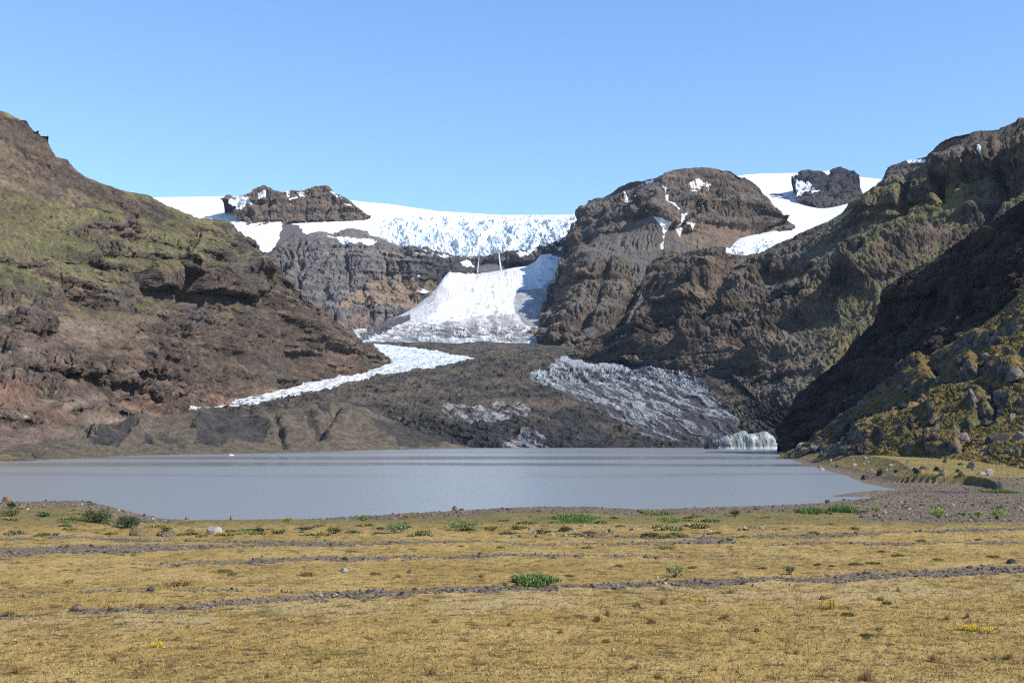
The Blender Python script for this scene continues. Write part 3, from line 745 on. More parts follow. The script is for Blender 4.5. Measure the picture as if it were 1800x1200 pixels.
    for poly in ([(1594,284),(1604,281),(1628,281),(1627,286),(1596,288)], [(1732,306),(1739,306),(1738,312),(1733,311)], [(1486,352),(1498,350),(1494,356)]):
        col = mix(col, SNOW, poly_mask(wx2, wy2, poly))
    col *= (1 + 0.15 * st + 0.15 * f)[..., None]
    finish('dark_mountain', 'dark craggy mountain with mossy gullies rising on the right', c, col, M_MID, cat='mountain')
    return c

def build_ridge():
    rows = [
     [(1340,812,560),(1365,805,560),(1450,790,490),(1550,740,475),(1650,660,468),(1800,560,455),(2150,420,420)],
     [(1340,806,600),(1372,775,615),(1450,715,570),(1550,640,545),(1650,570,510),(1800,470,478),(2150,330,430)],
     [(1340,803,625),(1374,760,640),(1450,675,620),(1530,590,605),(1560,540,590),(1650,490,548),(1800,405,497),(2150,230,440)],
     [(1340,801,640),(1356,798,645),(1364,790,648),(1370,770,650),(1375,752,652),(1384,728,655),(1396,708,655),(1408,692,655),(1420,682,652),(1436,666,650),(1452,652,648),(1470,640,646),(1486,618,644),(1500,604,640),(1516,594,637),(1530,578,634),(1538,558,630),(1544,535,626),(1552,518,620),(1562,504,612),(1580,490,602),(1600,479,592),(1622,468,582),(1650,450,571),(1676,430,561),(1700,415,552),(1725,400,543),(1750,384,534),(1775,366,525),(1800,349,516),(1850,318,502),(1950,260,480),(2150,150,450)],
    ]
    c = loft(rows, 1366, 2150, 820, 520, 1)
    c.P0 = c.P.copy()
    rock_disp(c, 6, 80, 6, 34, gul=5, gs=40, shear=-0.5, stretch=4, ter=[(14, 0.4, 0.22)], seed=260, beds=[(12, 3.5), (4.5, 1.6)])
    fine_disp(c, 2.2, 9, 5)
    X, Y, Z = (c.P[..., i] for i in range(3))
    a = fbm(X, Y, Z, 50, 4, .6); b = fbm(X, Y, Z, 14, 4, .6)
    up = blur2(normals(c.P)[..., 2], 3)
    col = mix((0.030, 0.024, 0.022), (0.070, 0.052, 0.042), sstep(-0.3, 0.4, b))  # basalt coloured extra dark, deepening the shade on this face
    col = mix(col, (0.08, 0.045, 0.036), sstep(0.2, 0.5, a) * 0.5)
    top = sstep(0.42, 0.22, 1 - c.crest) + sstep(1640, 1720, c.px) * 0.5
    green = sstep(0.42, 0.64, up + 0.12 * b) * sstep(-0.2, 0.3, a + b + 0.2) * np.clip(0.12 + sstep(0.75, 0.15, c.crest2) * sstep(1560, 1680, c.px), 0, 1)
    col = mix(col, mix(MOSS, MOSS_Y, sstep(0, 0.4, b)), green * 0.9)
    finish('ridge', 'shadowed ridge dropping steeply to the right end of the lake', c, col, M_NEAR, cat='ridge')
    return c

def build_hillside():
    rows = [
     [(1350,816,420),(1400,818,370),(1450,820,310),(1500,822,270),(1600,822,225),(1700,824,198),(1800,824,178),(2150,830,145)],
     [(1350,808,432),(1380,802,432),(1420,796,402),(1500,790,300),(1600,776,255),(1700,770,232),(1800,765,215),(2150,740,180)],
     [(1350,806,436),(1390,794,438),(1450,776,420),(1530,740,365),(1620,705,325),(1700,690,298),(1800,670,275),(2150,590,235)],
     [(1350,805,438),(1395,790,440),(1455,762,438),(1530,712,415),(1620,655,390),(1700,620,365),(1800,570,340),(2150,450,300)],
     [(1350,805,440),(1372,804,440),(1382,798,441),(1396,790,442),(1412,786,442),(1430,774,444),(1450,760,446),(1470,748,446),(1500,728,442),(1530,704,438),(1560,682,434),(1600,655,430),(1640,630,425),(1680,602,420),(1720,574,415),(1760,545,410),(1800,508,405),(1900,440,392),(2150,320,370)],
    ]
    c = loft(rows, 1371, 2150, 1000, 560, 2)
    c.P0 = c.P.copy()
    X, Y, Z = (c.P[..., i] for i in range(3))
    low = 1 - sstep(0.0, 0.35, (c.crest * 0 + (np.arange(c.px.shape[0])[:, None] / c.px.shape[0])))
    sculpt(c, [([(1820,640),(1700,690),(1600,735),(1520,770)],5,9), ([(1820,612),(1690,662),(1560,722),(1470,772)],-7,8), ([(1720,595),(1600,662),(1500,735),(1440,775)],5,9),
               ([(1760,700),(1660,742),(1580,792)],-6,7), ([(1820,560),(1720,610),(1640,650)],-6,8), ([(1820,700),(1720,730)],5,8), ([(1745,690),(1748,740)],-5,5)],
              [([(1640,705),(1735,690),(1710,755),(1640,772)],5,3), ([(1625,770),(1690,765),(1685,795),(1632,796)],4,2), ([(1590,660),(1630,640),(1640,670),(1600,690)],5,2), ([(1740,640),(1800,630),(1800,665),(1750,670)],5,3), ([(1680,640),(1720,625),(1712,650),(1685,662)],6,2)], 9, 30)
    # outcrops that stick out of the turf with one steep side
    oc = fbm(X, Y, Z, 42, 4); bl = ridged(X + 31, Y, Z, 13, 3)
    out = sstep(-0.05, 0.30, oc + 0.35 * (bl - 0.4)) * (0.25 + 0.75 * c.crest) * sstep(0.02, 0.12, 1 - low)
    n = c.N
    d = 3.4 * fbm(X, Y, Z, 60, 3) + 1.7 * out + 0.5 * (bl - 0.4) + 0.8 * (ridged(X, Y + 50, Z, 6.5, 4) - 0.4)
    d = d + 0.5 * c.sc
    c.P = (c.P + n * (d * (0.25 + 0.75 * c.crest2) * (0.1 + 0.9 * sstep(0, 0.25, 1 - low)))[..., None]).astype(F32)
    zt = terrace(c.P[..., 2], 5 * fbm(X, Y, Z, 40, 3), 6.5, 0.2)
    m = 0.16 * sstep(-0.1, 0.3, fbm(X + 70, Y, Z, 30, 3)) * c.crest * sstep(0.1, 0.3, 1 - low)
    c.P[..., 2] += (zt - c.P[..., 2]) * m
    fine_disp(c, 1.0, 3.6, 5)
    X, Y, Z = (c.P[..., i] for i in range(3))
    nn = normals(c.P); up = nn[..., 2]; upb = blur2(up, 2)
    a = fbm(X, Y, Z, 22, 4, .6); b = fbm(X, Y, Z, 6, 4, .6); f = fbm(X, Y, Z, 1.7, 3, .6)
    turf = mix(mix((0.20, 0.15, 0.055), (0.105, 0.110, 0.032), sstep(0.05, 0.45, a)), (0.30, 0.21, 0.085), sstep(0.0, 0.4, -a + 0.5 * b))
    turf = mix(turf, (0.075, 0.06, 0.03), sstep(0.15, 0.5, f + 0.4 * b) * 0.6)
    turf = turf * np.array([0.74, 0.72, 0.70], F32)
    rockc = mix((0.075, 0.065, 0.058), (0.17, 0.145, 0.125), sstep(-0.3, 0.4, b + f))
    rk = np.clip(sstep(0.66, 0.42, upb + 0.1 * b) + 0.55 * out * sstep(-0.1, 0.3, b), 0, 1)
    col = mix(turf, rockc, rk)
    col *= (1 + 0.25 * f)[..., None]
    finish('hillside', 'mossy hillside with rock outcrops rising from the right shore', c, col, M_NEAR, cat='hillside')
    return c

# =================================================================== GLACIER TONGUE AND MORAINE
def build_tongue():
    rows = [
     [(280,790,900),(400,795,850),(700,792,980),(900,790,1000),(1100,790,1010),(1240,789,1010),(1350,790,1000),(1440,790,960)],
     [(280,735,1000),(400,745,960),(550,735,1040),(700,760,1060),(800,772,1040),(850,768,1030),(900,760,1030),(950,760,1030),(1000,778,1030),(1100,776,1040),(1240,770,1060),(1350,765,1050),(1440,765,1000)],
     [(280,722,1150),(330,722,1150),(430,722,1150),(550,715,1120),(700,735,1130),(800,735,1120),(900,735,1120),(1000,750,1120),(1100,745,1150),(1240,735,1180),(1350,750,1100),(1440,752,1020)],
     [(280,718,1250),(330,717,1250),(430,702,1330),(550,690,1400),(700,690,1400),(800,692,1380),(900,690,1380),(1000,705,1330),(1100,700,1380),(1240,700,1350),(1350,735,1150),(1440,745,1040)],
     [(280,716,1280),(330,715,1290),(430,697,1450),(550,672,1650),(650,660,1800),(750,650,1820),(850,645,1800),(950,655,1700),(1050,650,1750),(1150,650,1700),(1240,668,1500),(1350,728,1180),(1440,740,1050)],
     [(280,715,1285),(330,714,1295),(430,695,1470),(550,668,1720),(640,655,2000),(670,632,2120),(760,636,2050),(830,632,2050),(930,638,1900),(990,632,1920),(1050,633,1950),(1150,634,1900),(1230,645,1650),(1350,722,1200),(1440,738,1055)],
     [(280,714,1290),(330,713,1300),(430,693,1490),(550,665,1760),(640,610,2350),(700,613,2370),(760,622,2280),(830,628,2200),(930,618,2200),(1050,622,2120),(1150,630,2000),(1230,640,1700),(1350,720,1210),(1440,736,1060)],
     [(280,713,1300),(330,712,1310),(430,692,1500),(550,663,1780),(625,606,2400),(640,601,2420),(680,600,2440),(720,601,2440),(760,600,2450),(800,603,2440),(850,600,2440),(900,602,2420),(960,606,2380),(1020,610,2300),(1060,614,2240),(1120,618,2160),(1170,630,2060),(1200,636,1900),(1240,640,1720),(1290,660,1480),(1350,718,1220),(1440,735,1065)],
    ]
    c = loft(rows, 285, 1435, 1250, 460, 4, back=4, back_drop=0.2)
    c.P0 = c.P.copy()
    X, Y, Z = (c.P[..., i] for i in range(3))
    wx, wy = warped(c, 14, 110)
    # clean ice: a ribbon along the left wall and a ridged field on the right
    rib = poly_mask(wx * 0.35 + c.px * 0.65, wy * 0.3 + c.py * 0.7, [(325,722),(400,700),(470,688),(560,668),(640,655),(690,640),(672,620),(655,606),(680,606),(760,618),(835,630),(800,640),(720,652),(650,664),(560,688),(500,700),(420,714),(340,724)])
    field = sstep(0.35, 0.65, blur2(poly_mask(wx, wy, [(930,660),(965,640),(985,630),(1060,626),(1200,632),(1235,650),(1250,690),(1275,712),(1300,745),(1280,770),(1200,782),(1150,775),(1080,735),(1010,705),(960,680)]), 6))
    mid = sstep(0.35, 0.65, blur2(poly_mask(wx, wy, [(770,712),(800,708),(860,712),(890,704),(935,712),(930,725),(880,735),(830,745),(790,735)]), 4))
    front = sstep(0.35, 0.65, blur2(poly_mask(wx, wy, [(870,792),(900,770),(925,755),(950,765),(970,792)]), 3))
    # flow streaks on the right field run down to the right
    q = c.px * 0.93 * 1.0 - c.py * 0.0; t = (c.py - 0.42 * (c.px - 1000))
    t = t + 7 * fbm(X, Y, Z, 90, 4, .6)
    str1 = fbm(c.px * 0.10, t, 0 * t, 9, 5, .65); str2 = fbm(c.px * 0.2, t * 1.3, 0 * t + 4, 4.5, 3, .6)
    hum = fbm(X, Y, Z, 60, 5, .55); hum2 = ridged(X, Y, Z, 38, 4, .6)
    sera = sstep(690, 655, wy) * sstep(640, 655, wy + 0.05 * (1100 - c.px)) * field; ser = ridged(X * 1.2, Y * 0.9, Z, 26, 4, .65)
    d = 7 * hum + 8 * (hum2 - 0.4) * (1 - field) * (1 - rib) + field * (4.5 * str1 + 1.5 * str2) + sera * 11 * (ser - 0.35) + rib * (1.6 * ser + 2.5 * ridged(X, Y, Z, 55, 3))
    base = sstep(0.0, 0.06, np.arange(c.px.shape[0])[:, None] / c.px.shape[0] + 0 * c.px)
    c.P = (c.P + c.N * (d * (0.3 + 0.7 * c.crest) * (0.15 + 0.85 * base))[..., None]).astype(F32)
    # melt gullies on the front
    wu = c.U + 0.9 * c.V; gl = ridged(wu + 8 * hum, c.V / 5, 0 * wu, 26, 3)
    fr = sstep(690, 745, c.py) * (1 - field)
    c.P = (c.P - c.N * (fr * 6 * (gl - 0.35) * base)[..., None]).astype(F32)
    fine_disp(c, 2.0, 9, 4, 0.4)
    X, Y, Z = (c.P[..., i] for i in range(3))
    a = fbm(X, Y, Z, 70, 4, .6); b = fbm(X, Y, Z, 18, 4, .6); f = fbm(X, Y, Z, 6, 3, .6)
    up = blur2(normals(c.P)[..., 2], 2)
    col = mix((0.040, 0.038, 0.037), (0.098, 0.080, 0.060), sstep(-0.15, 0.4, a + 0.6 * b + 0.5 * (up - 0.7)))
    brown = sstep(1000, 760, wx + 0.5 * (wy - 700)) * 0.55 + 0.55 * sstep(636, 622, wy)
    col = mix(col, (0.118, 0.097, 0.074), np.clip(brown, 0, 1) * sstep(-0.3, 0.3, b + 0.6 * f) * 0.65)
    dark = sstep(735, 760, wy) * sstep(620, 700, wx) * (1 - sstep(0.1, 0.4, a))
    col = mix(col, (0.036, 0.036, 0.038), dark * 0.75)
    iceg = mix((0.28, 0.295, 0.31), (0.43, 0.45, 0.465), sstep(-0.2, 0.3, f))
    s = str1 + 0.5 * str2
    dens = np.interp(c.py, [625, 660, 690, 740, 785], [0.16, -0.04, -0.16, -0.28, -0.55]) + 0.15 * (c.px > 1000) - 0.0
    fm = field * sstep(-0.12, 0.22, s * 1.3 + dens * 0.9 + 0.2 * (str2))
    col = mix(col, (0.055, 0.055, 0.058), field * 0.85)
    col = mix(col, iceg, fm * np.interp(c.py, [630, 690, 770], [0.85, 0.7, 0.4]).astype(F32))
    col = mix(col, (0.10, 0.14, 0.17), sera * sstep(0.45, 0.2, ser) * 0.75)
    rb = rib * sstep(-0.45, -0.15, f + 0.4 * b)
    col = mix(col, mix((0.44, 0.47, 0.50), SNOW, sstep(-0.2, 0.3, b + 0.5 * f)), rb * 0.92)
    col = mix(col, ICE_B, rib * sstep(0.5, 0.25, ser) * sstep(660, 700, c.px) * 0.7)
    for mk, amt in ((mid, 0.6), (front, 0.65)):
        col = mix(col, mix((0.15, 0.155, 0.165), (0.36, 0.37, 0.38), sstep(-0.1, 0.3, str1 + b)), mk * amt * sstep(-0.2, 0.1, b + str1))
    col *= (1 + 0.25 * f)[..., None]
    finish('glacier', 'glacier tongue of black debris with white ice streaks reaching the lake', c, col, M_DEBRIS, cat='glacier')
    return c

def build_moraine():
    rows = [
     [(-300,835,290),(-100,820,320),(0,814,345),(60,811,362),(100,808,395),(180,804,440),(250,801,500),(400,799,545),(500,796,600),(600,793,700),(700,790,830),(780,790,915),(840,789,965)],
     [(-300,815,310),(-100,806,345),(0,802,372),(60,799,400),(100,797,430),(180,793,480),(250,790,540),(400,788,585),(500,786,640),(600,783,740),(700,783,860),(780,786,925),(840,788.7,967)],
     [(-300,812,330),(-100,800,380),(0,794,430),(60,782,480),(130,772,540),(200,772,560),(250,768,610),(330,765,640),(400,765,660),(500,762,720),(600,760,810),(700,770,890),(780,782,935),(840,788.4,969)],
     [(-300,800,380),(-100,790,430),(0,775,520),(60,768,560),(130,757,600),(160,768,590),(200,758,650),(260,748,690),(330,742,740),(370,733,760),(430,742,780),(500,742,800),(560,732,860),(620,735,900),(700,758,930),(780,779,950),(840,788.2,971)],
     [(-300,780,470),(-100,775,520),(0,765,610),(60,768,640),(90,762,650),(125,752,640),(140,757,650),(165,768,640),(190,757,700),(215,742,740),(240,736,760),(265,734,780),(300,730,820),(340,727,860),(372,724,880),(400,726,890),(430,731,890),(470,732,900),(500,722,940),(540,712,980),(570,706,1000),(600,708,1000),(640,716,1000),(680,735,990),(720,755,980),(780,778,965),(840,788,973)],
    ]
    c = loft(rows, -295, 838, 1050, 300, 1, back=8, back_drop=0.5)
    c.P0 = c.P.copy()
    X, Y, Z = (c.P[..., i] for i in range(3))
    base = sstep(0.03, 0.25, np.arange(c.px.shape[0])[:, None] / c.px.shape[0] + 0 * c.px)
    cuts = [[(340,786),(346,748),(368,724),(400,722),(455,744),(470,745),(465,782),(440,770),(410,776),(385,786)],
            [(535,728),(548,728),(562,748),(576,760),(574,778),(562,768),(545,745)], [(152,780),(162,768),(222,752),(244,748),(222,764),(218,778),(190,784)], [(650,735),(700,745),(770,760),(775,785),(700,786),(660,760)]]
    sculpt(c, [([(346,748),(368,722),(400,720),(470,742),(540,775)],3.5,7), ([(500,716),(548,724),(580,762)],3.5,8), ([(160,766),(244,746)],5,3), ([(570,706),(640,745),(690,785)],6,7), ([(265,734),(230,770)],5,6), ([(600,712),(560,770)],-5,6), ([(480,725),(500,785)],-4,6)], [(p, -1.2, 3) for p in cuts], 6, 40)
    hum = ridged(X + 5, Y, Z, 60, 3, .5); hm = fbm(X, Y, Z, 28, 4)
    wu = c.U + 0.5 * c.V; gl = ridged(wu + 5 * hm, c.V / 5, 0 * wu + 3, 15, 3)
    c.P = (c.P + c.N * ((6 * (hum - 0.45) + 3.0 * hm - 4.2 * (gl - 0.35) + c.sc * c.crest2) * base * c.thick * (0.4 + 0.6 * c.crest))[..., None]).astype(F32)
    fine_disp(c, 1.1, 5, 5, 0.4)
    X, Y, Z = (c.P[..., i] for i in range(3))
    a = fbm(X, Y, Z, 30, 4, .6); b = fbm(X, Y, Z, 8, 4, .6); f = fbm(X, Y, Z, 2.5, 3, .6)
    wx, wy = warped(c, 9, 30)
    col = mix((0.088, 0.072, 0.053), (0.130, 0.106, 0.078), sstep(-0.3, 0.4, b + f))
    wet = np.zeros_like(c.px)
    for poly in ([(340,786),(346,748),(368,724),(400,722),(455,744),(470,745),(465,782),(440,770),(410,776),(385,786)],
                 [(535,728),(548,728),(562,748),(576,760),(574,778),(562,768),(545,745)],
                 [(152,780),(162,768),(222,752),(244,748),(222,764),(218,778),(190,784)],
                 [(252,760),(262,755),(268,768),(258,775),(250,770)], [(115,782),(135,774),(158,785)], [(650,735),(700,745),(770,760),(775,785),(700,786),(660,760)],
                 [(445,778),(465,768),(468,784),(448,786)], [(555,712),(575,708),(580,725),(565,735)], [(240,786),(262,776),(266,784)], [(280,782),(290,770),(310,772),(320,784)]):
        wet = np.maximum(wet, poly_mask(wx, wy, poly))
    col = mix(col, mix((0.038, 0.037, 0.038), (0.06, 0.056, 0.052), sstep(-0.3, 0.3, b)), wet * 0.92)
    col = mix(col, (0.05, 0.045, 0.04), sstep(0.2, 0.5, a + 0.4 * b) * 0.6 * sstep(300, 500, c.px))
    red = poly_mask(wx, wy, [(-300,700),(60,745),(150,760),(120,775),(0,785),(-300,790)])
    col = mix(col, (0.19, 0.135, 0.1), red * 0.5)
    col = mix(col, (0.28, 0.22, 0.16), sstep(0.5, 0.65, f + 0.3 * b) * 0.6)
    shore = sstep(799, 804, c.py) * sstep(200, 60, c.px)
    col = mix(col, (0.17, 0.14, 0.04), shore * sstep(0.0, 0.3, a + b) * 0.8)
    finish('moraine', 'brown moraine mounds with dark wet cut faces along the far shore', c, col, M_DEBRIS, cat='moraine')
    return c

C_LEFT = build_left()
C_CAP = build_ice_cap()
C_NUN = build_nunatak()
C_HEAD = build_headwall()
C_CONE = build_cone()
C_PEAK = build_peak()
C_SNOW = build_snowfield()
C_FARP = build_far_peak()
C_RIGHT = build_right()
C_RIDGE = build_ridge()
C_HILL = build_hillside()
C_TONG = build_tongue()
C_MOR = build_moraine()
# =================================================================== FOREGROUND GROUND
CREST = [(-400,870,70),(-100,874,73),(0,880,75),(60,879,76),(130,877,77),(160,880,78),(200,889,80),(240,900,83),(290,909,87),(340,912,89),(420,912,90),(500,911,90),(560,909,89),(640,904,87),(700,900,86),(760,896,85),(830,893,84),(880,890,82),(960,888,81),(1040,888,81),(1110,892,83),(1160,893,84),(1240,890,86),(1320,887,89),(1400,884,92),(1450,881,97),(1500,876,107),(1560,870,124),(1600,866,138),(2300,860,150)]
SHORE = [(100,1640),(143,1592),(150,1572),(158,1545),(167,1525),(176,1506),(190,1492),(210,1478),(240,1455),(255,1440),(300,1416),(342,1398),(406,1377),(440,1371),(600,1340)]
SCARP = [(1500,182),(1560,174),(1600,168),(1650,163),(1700,160),(1735,153),(1752,144),(1762,135),(2300,130)]

def ground_z(px, Y):
    px = np.asarray(px, float); Y = np.asarray(Y, float)
    xs = [c[0] for c in CREST]
    pc = np.interp(px, xs, [c[1] for c in CREST]); yc = np.interp(px, xs, [c[2] for c in CREST])
    zc = CAMH - (pc - HY) / FOC * yc
    zm = 1.7 + 0.0 * Y
    left = np.where(Y < yc, zm + (zc - zm) * sstep(yc - 24, yc, Y), zc - (zc + 1.2) * sstep(yc - 2, yc + 16, Y))
    # right of the beach: shingle, bowl, scarp and bench
    zr0 = np.interp(Y, [0, 60, 90, 118, 140, 150, 600], [1.7, 1.7, 1.35, 0.85, 0.45, 0.35, 0.35])
    ysc = np.interp(px, [s[0] for s in SCARP], [s[1] for s in SCARP])
    bench = np.interp(Y, [0, 130, 150, 180, 205, 250, 330, 440], [0.6, 0.9, 1.35, 2.2, 2.9, 3.2, 2.2, 1.6])
    soft = np.where(px > 1752, 22.0, 2.2)
    zr = zr0 + (bench - zr0) * sstep(ysc - soft * 0.5, ysc + soft * 0.5, Y)
    d = (px - np.interp(Y, [s[0] for s in SHORE], [s[1] for s in SHORE])) / FOC * Y
    shore = np.where(d < 0, 0.14 * d, 0.075 * d + 0.13 * np.maximum(d - 3.5, 0) ** 1.5)
    zr = np.where(Y > 128, np.minimum(zr, shore + (1 - sstep(128, 150, Y)) * 2.0), zr)
    t = sstep(1480, 1620, px) * (1 - sstep(125, 150, Y)) + sstep(125, 150, Y)
    t = np.where(Y > yc + 2, np.maximum(t, sstep(118, 140, Y)), t) * sstep(1340, 1380, px)
    return left * (1 - t) + zr * t

def ground_at(px, py):
    """the point of the ground seen at a photo position"""
    Y = np.concatenate([np.arange(10, 140, 0.1), np.arange(140, 460, 0.4)])
    q = HY - FOC * (ground_z(np.full_like(Y, px), Y) - CAMH) / Y
    k = np.nonzero(q <= py)[0]
    i = k[0] if len(k) else len(Y) - 1
    return np.array([(px - CX) / FOC * Y[i], Y[i], ground_z(px, Y[i])])

MAIN = [(-400,1090),(0,1082),(140,1072),(400,1058),(560,1050),(640,1043),(800,1037),(1000,1029),(1200,1022),(1400,1020),(1500,1013),(1650,1006),(1800,1000),(2200,990)]

def build_ground():
    py = np.arange(1440, 843, -0.8)
    Yr = 4.8 * FOC / (py - HY)
    Yr = np.concatenate([Yr, np.geomspace(Yr[-1] * 1.006, 470, 170)])
    px = np.arange(-330, 2180, 1.55)
    PX, Y = np.meshgrid(px, Yr)
    Z = ground_z(PX, Y)
    X = (PX - CX) / FOC * Y
    PYs = HY - FOC * (Z - CAMH) / Y
    X = X.astype(F32); Y = Y.astype(F32)
    o0 = 0 * X
    big = fbm(X, Y, o0, 9, 3); med = fbm(X, Y, o0 + 3, 2.2, 4, .6); sml = fbm(X, Y, o0 + 8, 0.55, 4, .62); tiny = fbm(X, Y * 0.8, o0 + 5, 0.13, 3, .65)
    wpx = PX + 40 * med; wpy = PYs + (1.8 + 0.016 * (PYs - 900).clip(0)) * (1.6 * med + 1.6 * sml) + 2.5 * big
    wpx = wpx.astype(F32); wpy = wpy.astype(F32)
    g = line_mask(wpx, wpy, MAIN, [(-400,3.5),(400,4.5),(640,7),(1000,7),(1500,7.5),(2200,7.5)])
    g = np.maximum(g, line_mask(wpx, wpy, [(-400,970),(0,968),(150,965),(300,961),(420,959),(540,958)], [(-400,8),(150,8),(420,3.2),(540,1.5)]))
    g = np.maximum(g, 0.95 * line_mask(wpx, wpy, [(380,952),(470,953),(560,955),(640,956),(700,952),(860,952),(950,957),(1100,955),(1300,950)], [(380,1.5),(560,6),(640,5),(720,2),(1000,1.8),(1300,4)]))
    g = np.maximum(g, 0.95 * line_mask(wpx, wpy, [(240,996),(340,990),(460,985),(620,981),(760,978),(900,976),(1100,978),(1250,976),(1420,980)], [(240,1),(400,4),(620,4),(900,2.8),(1250,2.2),(1420,1)]))
    g = np.maximum(g, 0.9 * line_mask(wpx, wpy, [(-400,948),(0,946),(120,944),(300,949),(500,950)], [(-400,3),(200,3),(500,2)]))
    g = np.maximum(g, 0.7 * line_mask(wpx, wpy, [(-400,992),(0,991),(60,991)], 2.5))
    g = np.maximum(g, 0.9 * line_mask(wpx, wpy, [(60,1040),(200,1038),(330,1036),(460,1039),(560,1041)], [(60,1),(300,2.5),(560,2)]))
    g = np.maximum(g, 0.9 * line_mask(wpx, wpy, [(1000,942),(1100,941),(1240,944),(1330,940),(1500,938),(1700,930),(2100,925)], [(1000,3),(1240,4.5),(1500,3),(1800,3)]))
    g = np.maximum(g, 0.9 * line_mask(wpx, wpy, [(1340,958),(1450,953),(1650,955),(2100,950)], [(1340,2),(1650,3)]))
    xs = [c[0] for c in CREST]
    pc = np.interp(PX, xs, [c[1] for c in CREST]); yc = np.interp(PX, xs, [c[2] for c in CREST])
    bank = sstep(pc + 20, pc + 7, PYs + 4 * med + 4 * big) * sstep(yc - 20, yc - 10, Y) * ((Y < yc + 14) | (Z < 0.7))
    flow_r = sstep(1430, 1560, wpx) * sstep(927, 912, wpy) * (Y < 150)
    beach = ((Y > 118) & (Z < 0.62)) * 1.0
    g = np.maximum(np.maximum(g, bank * 0.85), np.maximum(flow_r * 0.9, beach))
    g = np.maximum(g, (Y > 120) * sstep(1.15, 0.75, Z) * sstep(1772, 1752, PX) * (Y < 185))
    g = np.clip(g - 0.12 * sstep(-0.2, 0.4, big), 0, 1)
    mossy = sstep(0.35, 0.65, g + 0.35 * sml + 0.15 * tiny)          # gravel share with ragged edges
    # relief: cushions of dry moss, stones on the gravel
    hz = 0.05 * big + (0.075 * med + 0.075 * sml + 0.030 * tiny) * (1 - mossy) + (0.035 * sml + 0.045 * np.abs(tiny) + 0.02 * med) * mossy - 0.05 * mossy
    far = sstep(60, 90, Y)
    hz = hz * (1 + 0.8 * far)
    Z2 = (Z + hz * sstep(-0.3, 0.4, Z + 0.2)).astype(F32)
    c1 = mix((0.37, 0.250, 0.085), (0.45, 0.315, 0.125), sstep(-0.3, 0.4, med + 0.5 * big))
    c1 = mix(c1, (0.255, 0.195, 0.070), sstep(0.0, 0.5, fbm(X + 9, Y * 1.6, o0 + 2, 14, 4, .6)) * 0.7)
    c1 = mix(c1, (0.32, 0.205, 0.058), sstep(0.0, 0.4, fbm(X + 40, Y, o0, 5, 4, .6)) * 0.65)
    c1 = mix(c1, (0.15, 0.10, 0.05), sstep(0.0, -0.40, sml + 0.6 * tiny + 0.25 * med) * 0.8)
    c1 = mix(c1, (0.53, 0.41, 0.22), sstep(0.15, 0.5, tiny + 0.3 * sml) * 0.45)
    olive = sstep(0.28, 0.42, fbm(X - 70, Y * 1.8, o0, 2.6, 3, .55) + 0.1 * sml) * 0.55
    c1 = mix(c1, (0.17, 0.145, 0.035), olive)
    pale = sstep(26, 8, np.abs(PYs - np.interp(PX, [m[0] for m in MAIN], [m[1] for m in MAIN]) - 24)) * sstep(-0.2, 0.3, med + sml)
    c1 = mix(c1, (0.43, 0.345, 0.22), pale * 0.5)
    rough = sstep(930, 915, PYs + 5 * med) * (Y < 140)
    c1 = mix(c1, mix((0.22, 0.175, 0.075), (0.15, 0.135, 0.05), sstep(-0.2, 0.3, med)), rough * 0.9)
    benchm = (Y > 140) * sstep(0.6, 1.2, Z)
    c1 = mix(c1, mix((0.30, 0.225, 0.09), (0.20, 0.165, 0.06), sstep(-0.3, 0.3, fbm(X, Y, o0, 12, 3))), benchm * 0.8)
    fl = fbm(X * 0.55, Y * 1.25, o0 + 21, 0.42, 3, .6)
    c1 = mix(c1, (0.085, 0.058, 0.030), sstep(0.16, 0.36, fl) * 0.85)
    c1 = mix(c1, (0.20, 0.115, 0.055), sstep(0.25, 0.5, fbm(X * 0.6 + 44, Y, o0, 1.3, 4, .6)) * 0.6)
    c1 = c1 * np.array([0.80, 0.785, 0.70], F32)
    c2 = mix((0.118, 0.088, 0.060), (0.20, 0.155, 0.110), sstep(-0.2, 0.4, tiny + 0.6 * sml))
    c2 = mix(c2, (0.07, 0.06, 0.056), sstep(0.1, 0.45, -tiny + 0.3 * sml) * 0.7)
    scarp = ((Y > 128) & (Y < 190)) * sstep(1.9, 0.9, Z) * sstep(0.35, 0.6, Z) * sstep(1790, 1740, PX)
    c2 = mix(c2, (0.075, 0.064, 0.056), scarp * 0.6)
    col = mix(c1, c2, mossy * 0.9)
    P = np.stack([X, Y, Z2], -1)
    H, W = X.shape
    me = raw_mesh('meadow', P.reshape(-1, 3), grid_faces(H, W)[:, ::-1][:, [0, 3, 2, 1]][:, ::-1] if False else grid_faces(H, W), False, np.clip(col, 0.01, 0.9).reshape(-1, 3))
    o = link('meadow', me, albedo_mat('dry_moss', 0.06, 0.22, 0.5, 0.02, scale2=0.03))
    tag(o, 'dry yellow moss meadow crossed by strips of gravel, down to the lake shore', 'meadow', kind='structure')
    return mossy, PX, PYs, P

MOSSY, GPX, GPY, GP = build_ground()

# one flat sheet under everything, out to the far edge of the land
s = 6500
me = raw_mesh('ground', [(-s, -1200, -3), (s, -1200, -3), (s, 9000, -3), (-s, 9000, -3)], [(0, 1, 2, 3)])
tag(link('ground', me, noise_mat('valley_floor', (0.09, 0.075, 0.06), (0.16, 0.13, 0.1), 30, dist=0.5)), 'flat valley floor of grey gravel under the mountains', 'ground', kind='structure')

